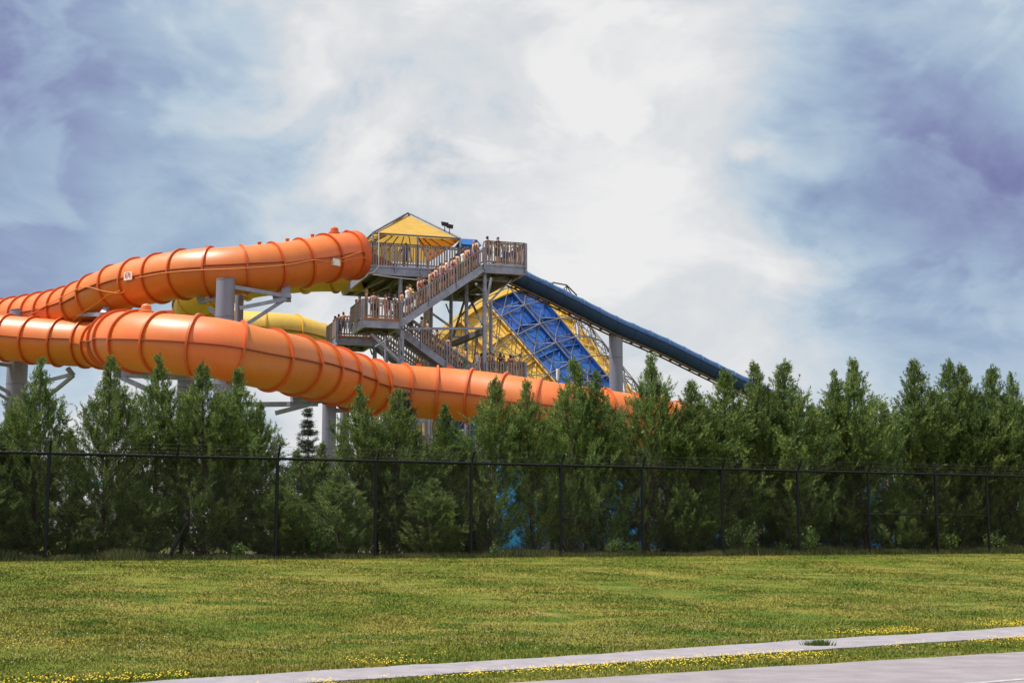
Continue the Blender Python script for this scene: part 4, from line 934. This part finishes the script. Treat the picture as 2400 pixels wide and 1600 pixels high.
# railings, the ones nearest to the eye first
railing((0, 0, ZU), (6.55, 0, ZU), 1.42)
railing((6.65, -2.6, ZU), (9.25, -2.6, ZU), 1.42)
railing((-.9, -2.6, ZM), (1.4, -2.6, ZM), 1.12)
flight(1.42, ZM, 6.58, ZU, -2.6, -1.3)
railing((-.9, .6, ZM), (-.9, -2.6, ZM), 1.12, out=(-1, 0, 0))
flight(1.42, ZM, 6.28, ZL, -1.1, .25)
railing((6.75, -2.6, ZL), (9.25, -2.6, ZL), 1.0)
railing((-.85, 5.5, ZM), (1.6, 5.5, ZM), 1.07)
railing((-.85, 8.8, ZM), (-.85, 5.5, ZM), 1.07, out=(-1, 0, 0))
flight(1.62, ZM, 6.5, ZL, 5.5, 6.9)
railing((-.9, -2.6, ZK), (1.4, -2.6, ZK), 1.07)
railing((0, 1.6, ZU), (0, 0, ZU), 1.42, out=(-1, 0, 0))
railing((9.25, -2.6, ZU), (9.25, 8.4, ZU), 1.42, True, out=(1, 0, 0)); railing((0, 8.4, ZU), (9.25, 8.4, ZU), 1.2, True, out=(0, 1, 0))
railing((9.25, -2.6, ZL), (9.25, .6, ZL), 1.0, True, out=(1, 0, 0))
flight(1.42, ZK, 6.28, ZL, -2.6, -1.3, far=True); flight(1.42, ZK, 6.28, ZK - 3.3, -1.1, .25, far=True); deck(6.3, 9.25, -2.6, .6, ZK - 3.3)
far_slats.build("far_slats", M['wood'], tower, kind='stuff')
# columns of the tower
def tcol(px, t, ztop, w=.34, mat='steel', z0=0.0, rnd=True, braces=()):
    # s so that the column foot projects to px
    for _ in range(1):
        best = min(np.arange(-3, 12, .02), key=lambda s_: abs(1200 + FPX * ((TM @ Vector((s_, t, ztop - 1))) - CAMP).dot(C_R) / ((TM @ Vector((s_, t, ztop - 1))) - CAMP).dot(C_F) - px))
    mb = MB()
    if rnd: mb.lathe([(w * .8, z0), (w * .8, z0 + .05), (w / 2, z0 + .05), (w / 2, ztop)], 14, (best, t, 0))
    else: mb.box((best, t, (z0 + ztop) / 2), (w, w, ztop - z0))
    o = mb.build("column", M[mat], tower, rnd)
    if rnd: autosmooth(o.data)
    return best
UF, MF, LF_ = ZU - .586, ZM - .586, ZL - .586
cs = tcol(1136, -2.1, UF, .27); tcol(1093, 1.2, UF, .24); tcol(1057, 5.0, UF, .24); tcol(938, .5, UF, .28); tcol(1205, -2.1, LF_, .25)
tcol(942, -2.2, MF, .22, 'steel', rnd=False); tcol(905, 1.5, MF, .24); tcol(877, 6.0, MF, .24)
tcol(1000, 2.5, UF, .40, 'concrete_col'); tcol(973, 4.0, UF - 6, .38, 'concrete_col'); tcol(880, 7.9, UF, .26)
tcol(1150, 7.9, UF, .26); tcol(1010, 7.9, UF, .26)
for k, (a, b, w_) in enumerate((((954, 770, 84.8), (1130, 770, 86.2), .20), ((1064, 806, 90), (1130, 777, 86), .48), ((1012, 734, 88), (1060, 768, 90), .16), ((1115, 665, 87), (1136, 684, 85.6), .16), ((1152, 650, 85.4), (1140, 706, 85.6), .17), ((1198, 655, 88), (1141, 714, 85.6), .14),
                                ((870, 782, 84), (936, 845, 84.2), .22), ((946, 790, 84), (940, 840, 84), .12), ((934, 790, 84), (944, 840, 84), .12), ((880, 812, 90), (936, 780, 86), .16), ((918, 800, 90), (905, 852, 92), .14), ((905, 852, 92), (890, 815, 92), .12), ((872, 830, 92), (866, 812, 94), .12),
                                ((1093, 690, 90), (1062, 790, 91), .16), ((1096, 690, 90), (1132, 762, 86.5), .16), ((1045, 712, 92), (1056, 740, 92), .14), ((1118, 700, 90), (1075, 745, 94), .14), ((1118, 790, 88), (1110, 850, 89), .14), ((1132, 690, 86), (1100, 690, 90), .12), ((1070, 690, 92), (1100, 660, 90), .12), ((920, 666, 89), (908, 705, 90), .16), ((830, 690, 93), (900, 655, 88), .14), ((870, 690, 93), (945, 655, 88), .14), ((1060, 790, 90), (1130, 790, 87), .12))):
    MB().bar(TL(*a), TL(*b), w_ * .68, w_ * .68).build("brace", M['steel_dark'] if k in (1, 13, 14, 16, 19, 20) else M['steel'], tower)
# canopy
E_ = [Vector(x) for x in ((.25, .15, 19.15), (5.85, .15, 19.15), (5.85, 8.2, 19.15), (.25, 8.2, 19.15))]; APX = Vector((3.45, 4.2, 21.42)); cen = Vector((3.05, 4.2, 19.15))
can = MB().poly([E_[0], E_[1], E_[2], E_[3], E_[0]], .06, 6, False).build("canopy_frame", M['steel_dark'], tower)
for e_ in E_: MB().tube(e_ + Vector((0, 0, .02)), APX + Vector((0, 0, .10)), .06, n=6).build("hip_pole", M['steel_dark'], can)
for k in range(4):
    a, b = E_[k], E_[(k + 1) % 4]; mb = MB(); n_ = 8; ab = []
    for i in range(n_ + 1):
        for j in range(n_ + 1 - i):
            u, v = i / n_, j / n_; w_ = 1 - u - v; sag = -.55 * (u * v * w_ * 9) - .12 * (u * v * 4) * (1 if w_ < .01 else .3)
            ab.append((i, j)); mb.v.append(tuple(a * u + b * v + APX * w_ + Vector((0, 0, -.06 + sag * .5))))
    ix = {q_: i for i, q_ in enumerate(ab)}
    for (i, j) in ab:
        if (i + 1, j) in ix and (i, j + 1) in ix: mb.f.append((ix[(i, j)], ix[(i + 1, j)], ix[(i, j + 1)]))
        if (i + 1, j) in ix and (i, j + 1) in ix and (i + 1, j + 1) in ix: mb.f.append((ix[(i + 1, j)], ix[(i + 1, j + 1)], ix[(i, j + 1)]))
    mb.build("canopy_panel", M['canvas_orange'] if k == 1 else M['canvas'], can, True)
    for f_ in (.2, .4, .6, .8):
        e_ = a + (b - a) * f_; MB().bar(e_ + Vector((0, 0, -.12)), APX * .75 + e_ * .25 + Vector((0, 0, -.50)), .05, .05).build("rafter", M['steel_dark'], can)
for e_ in list(E_) + [Vector((3.1, .15, 19.15))]: MB().bar((e_.x, e_.y, ZU), e_, .10, .10).build("canopy_post", M['steel'], can)
q0, q1 = E_[3] * .97 + E_[2] * .03, E_[3] * .22 + E_[2] * .78; dn = Vector((0, -.08, -.16)); up_ = lambda p, f: p * (1 - f) + APX * f
bs = MB(); pts_ = []
for k in range(7):
    e_ = q0 + (q1 - q0) * k / 6; pts_ += [e_ + dn, up_(e_, .46 if k < 4 else .46 - .13 * (k - 3)) + dn + Vector((0, 0, -.14))]
bs.add(pts_, [(2 * k, 2 * k + 2, 2 * k + 3, 2 * k + 1) for k in range(6)]); bs.build("pale_blue_lining", M['lightblue_canvas'], can, label="pale blue lining under the rear canopy panel")
# orange entry chute of the tube, seen between the slats
ch = MB(); ch.add([(.15, .6, ZU + .03), (2.3, .6, ZU + .03), (.15, .6, ZU + .95), (.15, 3.6, ZU + .03), (2.3, 3.6, ZU + .03), (.15, 3.6, ZU + .95)], [(0, 1, 2), (3, 5, 4), (0, 2, 5, 3), (1, 4, 5, 2), (0, 3, 4, 1)]); ch.build("entry_chute", M['orange_red'], tower)
yc = MB().box((4.6, 7.2, ZU + .12), (3.0, 1.2, .24)).build("yellow_start_tub", M['yellow'], tower)
# cable draped under the deck edge
MB().poly(catmull([(.2, -.1, ZU - .62), (1.2, -.1, ZU - .70), (2.6, -.1, ZU - .78), (4.6, -.1, ZU - .80)], 6), .03, 5).build("cable", M['white_panel'], tower)
MB().poly([(.55, -.13, ZU + 2.0), (.55, -.13, ZU - .1), (.25, -.13, ZU - .5), (-.1, -.05, ZU - .55)], .03, 5).build("downpipe", M['white_panel'], tower)
# kiosk and floodlights up on the deck
kl = TM @ Vector((6.55, .75, ZU)); kio = thing("kiosk", "blue sign kiosk with pale poster on the top deck beside the stairs", "kiosk", loc=kl, rotz=T_ANG)
MB().box((0, 0, .85), (1.25, .7, 1.70)).build("cabinet", M['kiosk_blue'], kio); 
rf = MB().hexa([(-.75, -.5, 1.703), (.75, -.5, 1.703), (.75, .5, 1.703), (-.75, .5, 1.703), (-.5, -.25, 2.12), (.5, -.25, 2.12), (.5, .25, 2.12), (-.5, .25, 2.12)]).build("roof", M['kiosk_blue'], kio)
MB().box((-.2, -.362, .95), (.48, .02, 1.1)).build("poster", M['poster'], kio); MB().box((.3, -.362, .98), (.40, .02, 1.0)).build("poster", M['poster'], kio)
for i, (px, py, lab) in enumerate(((1055, 533, "black floodlight on the canopy ridge, the higher one of two"), (1070, 539, "black floodlight on the canopy ridge, the lower one of two"))):
    f_ = .20 + .09 * (1 - i); b0 = TM @ (E_[1] * (1 - f_) + APX * f_ + Vector((0, 0, .10))); c_ = b0 + Vector((0, 0, .42)); t = thing("floodlight", lab, "floodlight", loc=b0)
    MB().bar((0, 0, 0), (0, 0, .34), .05, .05, (1, 0, 0)).build("bracket", M['black'], t); MB().hexa([(-.20, -.10, .30), (.20, -.10, .22), (.20, .12, .22), (-.20, .12, .30), (-.24, -.14, .52), (.24, -.14, .44), (.24, .16, .44), (-.24, .16, .52)]).build("housing", M['black'], t)

# ================================================================ people
SKIN = [material("skin_" + n_, c_, .55, var=.06, scale=6) for n_, c_ in (("light", (0.56, 0.33, 0.24)), ("tan", (0.46, 0.25, 0.17)), ("brown", (0.26, 0.13, 0.085)), ("pink", (0.58, 0.30, 0.22)))]
HAIR = [(n_, material("hair_" + n_, c_, .6, var=.2, scale=20)) for n_, c_ in (("dark", (0.02, 0.014, 0.012)), ("brown", (0.08, 0.04, 0.022)), ("fair", (0.26, 0.16, 0.07)), ("black", (0.012, 0.011, 0.012)))]
CLO = {n_: material("cloth_" + n_, c_, .8, var=.12, scale=8) for n_, c_ in {"blue": (0.03, 0.10, 0.35), "turquoise": (0.02, 0.30, 0.42), "black": (0.015, 0.015, 0.02), "green": (0.06, 0.28, 0.07), "lime": (0.40, 0.70, 0.05), "red": (0.45, 0.03, 0.04), "purple": (0.13, 0.03, 0.20), "white": (0.70, 0.70, 0.70), "grey": (0.22, 0.22, 0.25), "navy": (0.015, 0.025, 0.10), "pink": (0.60, 0.12, 0.22), "orange": (0.6, 0.2, 0.04)}.items()}
def body_mesh(pose, female=False, kid=False):
    """one continuous skinned figure, 1.72 m, facing -Y; arms and legs by pose"""
    sh, hp, ch_ = (.175, .10, .105) if female else (.205, .092, .12)
    J, Rr, Ed = [], [], []
    def v(p, r, par=None):
        J.append(p); Rr.append(r if isinstance(r, tuple) else (r, r))
        if par is not None: Ed.append((par, len(J) - 1))
        return len(J) - 1
    pel = v((0, 0, .93), (.145, .105)); wa = v((0, .005, 1.08), (.125 if not female else .108, .09), pel); che = v((0, 0, 1.28), (.155 if not female else .135, .105), wa); up = v((0, .01, 1.40), (.12, .085), che)
    nk = v((0, .01, 1.49), .055, up); hd0 = v((0, -.005, 1.555), (.066, .080), nk); hd1 = v((0, 0, 1.635), (.075, .094), hd0); hd2 = v((0, .005, 1.695), (.052, .065), hd1)
    nose = v((0, -.098, 1.60), .012, hd0)
    hands = []
    for sg in (1, -1):
        s0 = v((sg * sh, .01, 1.405), .062, up)
        el, ha = pose['arm'][0 if sg > 0 else 1]
        e_ = v((sg * (sh + el[0]), el[1], el[2]), .043, s0); w_ = v((sg * (sh + ha[0]), ha[1], ha[2]), .030, e_)
        dv = (Vector(J[w_]) - Vector(J[e_])).normalized(); pm = Vector(J[w_]) + dv * .075; pmv = v(tuple(pm), (.036, .020), w_); hands.append((pm, dv, sg))
        h_ = v((sg * hp, 0, .86), .090, pel); kn, an = pose['leg'][0 if sg > 0 else 1]
        k_ = v((sg * (hp + .005), kn[0], kn[1]), .058, h_); cf = v((sg * hp, (kn[0] * .65 + an[0] * .35) + .015, kn[1] * .65 + an[1] * .35), .056, k_); a_ = v((sg * hp, an[0], an[1]), .036, cf)
        v((sg * (hp + .015), an[0] - .15, an[1] - .055), .030, a_); v((sg * hp, an[0] + .05, an[1] - .05), .030, a_)
    me = bpy.data.meshes.new("body"); me.from_pydata(J, Ed, []); o = bpy.data.objects.new("body_tmp", me); COL.objects.link(o)
    md = o.modifiers.new("s", 'SKIN'); md.use_smooth_shade = True
    sv = me.skin_vertices[0].data if me.skin_vertices else None
    if sv is None:
        bm = bmesh.new(); bm.from_mesh(me); bm.verts.layers.skin.verify(); bm.to_mesh(me); bm.free(); sv = me.skin_vertices[0].data
    for i, r in enumerate(Rr): sv[i].radius = r
    sv[pel].use_root = True
    ss = o.modifiers.new("d", 'SUBSURF'); ss.levels = 1; ss.render_levels = 1
    dg = bpy.context.evaluated_depsgraph_get(); m2 = bpy.data.meshes.new_from_object(o.evaluated_get(dg)); bpy.data.objects.remove(o); bpy.data.meshes.remove(me)
    mb = MB(); mb.v = [tuple(x.co) for x in m2.vertices]; mb.f = [tuple(p.vertices) for p in m2.polygons]; nb0 = len(mb.v)
    for pm, dv, sg in hands:      # four fingers and a thumb, slightly curled
        ax = dv.cross(Vector((1, 0, 0))).normalized(); cr = Vector((1, 0, 0))
        for k, (o_, ln) in enumerate(((-.027, .062), (-.009, .074), (.009, .070), (.026, .055))):
            p0 = pm + ax * o_ + dv * .012; p1 = p0 + dv * ln * .55; p2 = p1 + (dv * .75 - cr * sg * .55).normalized() * ln * .45; mb.poly([p0, p1, p2], [.0095, .0088, .007], 5)
        p0 = pm - ax * .03 - dv * .03; mb.poly([p0, p0 - ax * .028 + dv * .03, p0 - ax * .034 + dv * .062 - cr * sg * .012], [.011, .0095, .008], 5)
    me = mb.mesh("person", SKIN[0], True); return me, m2, nb0
def shell(m2, pred, off, name, mat):
    keep = []; co = [v.co.copy() for v in m2.vertices]; nr = [v.normal.copy() for v in m2.vertices]; used = {}
    mb = MB()
    for p in m2.polygons:
        c = sum((co[i] for i in p.vertices), Vector()) / len(p.vertices)
        if pred(c):
            f = []
            for i in p.vertices:
                if i not in used: used[i] = len(mb.v); mb.v.append(tuple(co[i] + nr[i] * off))
                f.append(used[i])
            mb.f.append(tuple(f))
    me = mb.mesh(name, mat, True); return me
POSES = [dict(arm=(((.05, .03, 1.13), (.06, -.03, .89)), ((.05, .03, 1.13), (.06, -.03, .89))), leg=(((-.02, .49), (.01, .085)), ((.0, .49), (.02, .085)))),
         dict(arm=(((.07, -.10, 1.17), (.02, -.33, 1.10)), ((.05, .03, 1.13), (.06, -.05, .89))), leg=(((-.06, .50), (-.02, .085)), ((.02, .49), (.06, .09)))),
         dict(arm=(((.10, .02, 1.15), (-.04, -.15, 1.02)), ((.10, .02, 1.15), (-.04, -.15, 1.02))), leg=(((-.01, .49), (.02, .085)), ((-.03, .49), (.0, .085)))),
         dict(arm=(((.06, -.16, 1.20), (-.06, -.20, 1.42)), ((.05, .04, 1.13), (.06, .0, .89))), leg=(((-.14, .53), (-.05, .13)), ((.02, .49), (.05, .085))))]
BOD = []
for k, ps in enumerate(POSES):
    for fem in (False, True):
        me, m2, _ = body_mesh(ps, fem)
        hairs = shell(m2, lambda c: c.z > 1.625 or (c.z > 1.53 and c.y > .012 and abs(c.x) < .2), .016, "hair", HAIR[0][1])
        hairl = shell(m2, lambda c: c.z > 1.625 or (c.z > 1.44 and c.y > .0 and abs(c.x) < .11), .026, "hair", HAIR[0][1])
        shorts = shell(m2, lambda c: .56 < c.z < 1.02 and abs(c.x) < .215 and not (c.y < -.13), .022, "shorts", CLO['blue'])
        brief = shell(m2, lambda c: .83 < c.z < 1.02 and abs(c.x) < .20 and not (c.y < -.13), .012, "swim_bottoms", CLO['blue'])
        topm = shell(m2, lambda c: 1.00 < c.z < 1.43 and abs(c.x) < .185, .014, "shirt", CLO['blue'])
        bik = shell(m2, lambda c: 1.21 < c.z < 1.33 and abs(c.x) < .17, .012, "swim_top", CLO['blue'])
        BOD.append((me, hairs, hairl, shorts, brief, topm, bik, fem))
def person(local, face, pose, fem, skin, hair, bottom, topc, place, h=1.72, blab=None):
    me, hs, hl_, sh_, br_, tp_, bk_, _ = BOD[pose * 2 + int(fem)]; w_ = TM @ Vector(local); sc_ = h / 1.72
    hn, hm = HAIR[hair]
    wear = (f"{bottom} shorts" if not fem else f"{bottom} swimwear") + (f" and {topc} top" if topc else "")
    age = "young " if h < 1.5 else ""
    o = link("person", me, loc=w_, rot=(0, 0, face), scale=(sc_, sc_, sc_), label=f"{age}{hn}-haired person in {wear} {place}", cat="person", group="people queueing on the slide tower")
    def sub(name, data, mat):
        c = link(name, data, o); c.material_slots[0].link = 'OBJECT'; c.material_slots[0].material = mat; return c
    o.material_slots[0].link = 'OBJECT'; o.material_slots[0].material = SKIN[skin]
    sub("hair", hl_ if fem else hs, hm); sub("swim_bottoms" if fem else "shorts", br_ if fem else sh_, CLO[bottom])
    if topc: sub("swim_top" if fem and topc != 'white' else "shirt", bk_ if fem and topc != 'white' else tp_, CLO[topc])
    return o
FACE_UP = T_ANG + R(90); FACE_DN = T_ANG - R(90); AWAY = T_ANG + R(180); NEAR = T_ANG
def zf(s, s0, z0, s1, z1): return z0 + (z1 - z0) * (s - s0) / (s1 - s0)
pr = random.Random(77); cols = ["turquoise", "black", "blue", "red", "green", "navy", "purple", "grey", "pink", "white"]
# front flight, climbing to the top landing
spots = [(1.7 + .268 * k, (-1.72, -2.22, -1.95)[k % 3]) for k in range(21)]
wearset = [("turquoise", None, 0), ("blue", "white", 0), ("red", None, 0), ("black", "lime", 0), ("navy", "red", 1), ("turquoise", None, 0), ("black", "black", 1), ("grey", None, 0), ("red", "pink", 1), ("green", None, 0), ("purple", None, 0), ("black", None, 0), ("blue", "white", 0), ("pink", "purple", 1), ("navy", None, 0), ("orange", None, 0), ("green", "white", 0), ("turquoise", "pink", 1), ("black", None, 0), ("purple", "grey", 0), ("red", None, 0)]
for i, ((s_, t_), (bt, tp_, fe)) in enumerate(zip(spots, wearset)):
    s_ = 1.42 + (s_ - 1.42) * .86; person((s_, t_, zf(s_, 1.42, ZM, 6.58, ZU) + .055), FACE_UP + pr.uniform(-.5, .5), 3 if i % 3 == 0 else i % 3, bool(fe), pr.choice([0, 0, 1, 3]), pr.randrange(4), bt, tp_, f"on the upper stairs, {ordinal(i)} from bottom", 1.32 if tp_ == 'lime' else pr.uniform(1.58, 1.80))
top_ = [(7.75, -2.25, "black", None, 0, AWAY), (8.05, -1.75, "turquoise", "turquoise", 1, FACE_UP), (8.45, -2.2, "black", "black", 0, NEAR), (8.95, -2.1, "blue", "white", 0, AWAY), (9.25, -1.6, "red", "red", 1, FACE_DN), (9.55, -2.15, "navy", "grey", 0, AWAY), (9.75, -1.5, "white", "blue", 0, FACE_DN)]
for i, (s_, t_, bt, tp_, fe, fc) in enumerate(top_): person((s_ - .85, t_, ZU), fc + pr.uniform(-.4, .4), i % 3, bool(fe), pr.choice([0, 1, 3]), [0, 1, 3, 2][i % 4], bt, tp_, f"on the top landing, {ordinal(i)} from left", 1.80 if i in (0, 2) else pr.uniform(1.5, 1.66))
mid_ = [(-.55, -1.9, "turquoise", None, 0, FACE_UP, 1.84), (-.15, -2.2, "black", None, 0, AWAY, 1.62), (.2, -1.7, "navy", None, 0, FACE_UP, 1.6), (.55, -2.2, "red", "pink", 1, FACE_UP, 1.5), (.85, -1.9, "blue", "navy", 0, AWAY, 1.62), (1.15, -2.2, "black", "black", 1, FACE_UP, 1.55), (-.7, -.6, "red", "orange", 1, FACE_DN, 1.7), (-.72, .2, "green", None, 0, FACE_UP, 1.55)]
for i, (s_, t_, bt, tp_, fe, fc, h_) in enumerate(mid_): person((s_, t_, ZM), fc + pr.uniform(-.3, .3), i % 3, bool(fe), [1, 3, 1, 0, 0, 2, 1, 0][i], [2, 0, 1, 1, 3, 0, 0, 1][i], bt, tp_, f"on the middle landing, {ordinal(i)} from its corner", h_)
bk_ = [(-.6, 7.6, "black", "pink", 1), (-.5, 6.9, "navy", None, 0), (-.35, 6.1, "blue", None, 0), (.1, 5.9, "black", None, 0), (.55, 6.1, "red", None, 0), (1.1, 6.0, "grey", "white", 0)]
for i, (s_, t_, bt, tp_, fe) in enumerate(bk_): person((s_, t_, ZM), AWAY + pr.uniform(-.8, .8), i % 3, bool(fe), [0, 1, 3, 1, 0, 2][i], [1, 0, 0, 3, 1, 0][i], bt, tp_, f"on the rear landing, {ordinal(i)} from its end", pr.uniform(1.58, 1.78))
sp2 = [(1.9, -.4, "black", None, 0), (2.6, -.75, "navy", None, 0), (3.5, -.4, "black", "white", 0), (3.8, -.75, "grey", None, 0), (4.6, -.4, "red", "orange", 1), (5.3, -.7, "blue", None, 0), (6.1, -.4, "white", "white", 0), (6.6, -.7, "green", None, 0)]
for i, (s_, t_, bt, tp_, fe) in enumerate(sp2): s_ = 1.42 + (s_ - 1.42) * .88; person((s_, t_, zf(s_, 1.42, ZM, 6.28, ZL) + .055), FACE_DN + R(180) * 0 + pr.uniform(-.5, .5), (3, 0, 1, 2)[i % 4], bool(fe), [0, 1, 2, 0, 3, 1, 0, 1][i], [0, 3, 0, 1, 0, 1, 3, 0][i], bt, tp_, f"on the second stairs, {ordinal(i)} from top", pr.uniform(1.6, 1.78))
lo_ = [(7.1, -2.1, "white", "white", 0), (7.5, -1.7, "pink", "pink", 1), (7.9, -2.2, "red", None, 0), (8.25, -1.7, "blue", "white", 0), (8.55, -2.2, "black", "black", 1), (8.9, -1.8, "turquoise", "grey", 0), (9.2, -2.2, "red", "red", 1), (9.5, -1.7, "grey", None, 0), (9.8, -2.2, "blue", "pink", 1)]
for i, (s_, t_, bt, tp_, fe) in enumerate(lo_): person((s_ - .78, t_, ZL), pr.uniform(0, 6.28), i % 3, bool(fe), [0, 3, 1, 0, 2, 0, 3, 1, 0][i], [1, 0, 3, 0, 0, 1, 3, 0, 1][i], bt, tp_, f"on the lower landing, {ordinal(i)} from stairs", pr.uniform(1.42, 1.62))
for i, (s_, bt) in enumerate(((.2, "red"), (.9, "blue"))): person((s_, -1.9, ZK), FACE_UP, i, False, i, i, bt, None, f"on the lowest landing under the tube, {ordinal(i)} there", 1.66)
person((2.55, 1.0, ZU), AWAY, 1, False, 2, 3, "blue", "blue", "standing at the start platform under the canopy", 1.74)

# ================================================================ things glimpsed behind the hedge
bw0, bw1 = P(1165, 1255, 66), P(2170, 1255, 84); nb_ = 18; bw = thing("blue_pool_wall", "bright blue pool wall glimpsed through the lower hedge", "wall", loc=(bw0.x, bw0.y, ZB)); d_ = bw1 - bw0; d_.z = 0
for i in range(nb_):
    a = d_ * (i / nb_); b_ = d_ * ((i + .96) / nb_); hgt = 3.5 if i % 5 else 3.9
    MB().bar(a + Vector((0, 0, hgt / 2)), b_ + Vector((0, 0, hgt / 2)), .12, hgt).build("wall_panel", M['pool_blue'], bw); MB().bar(b_ + d_ * (.02 / nb_), b_ + d_ * (.02 / nb_) + Vector((0, 0, 4.0)), .16, .16, (1, 0, 0)).build("wall_post", M['steel'], bw)
c_ = P(212, 1136, 62); um = thing("sun_shade", "small turquoise sun shade glimpsed through the hedge on the left", "sun shade", loc=(c_.x, c_.y, ZB)); hh = c_.z - ZB
MB().tube((0.35, 0, 0), (.35, 0, hh), .05, n=8).build("pole", M['white_panel'], um); MB().hexa([(-.75, -.9, hh - .06), (.95, -.9, hh), (.95, .9, hh), (-.75, .9, hh - .06), (-.75, -.9, hh + .08), (.95, -.9, hh + .18), (.95, .9, hh + .18), (-.75, .9, hh + .08)]).build("shade", M['teal'], um)
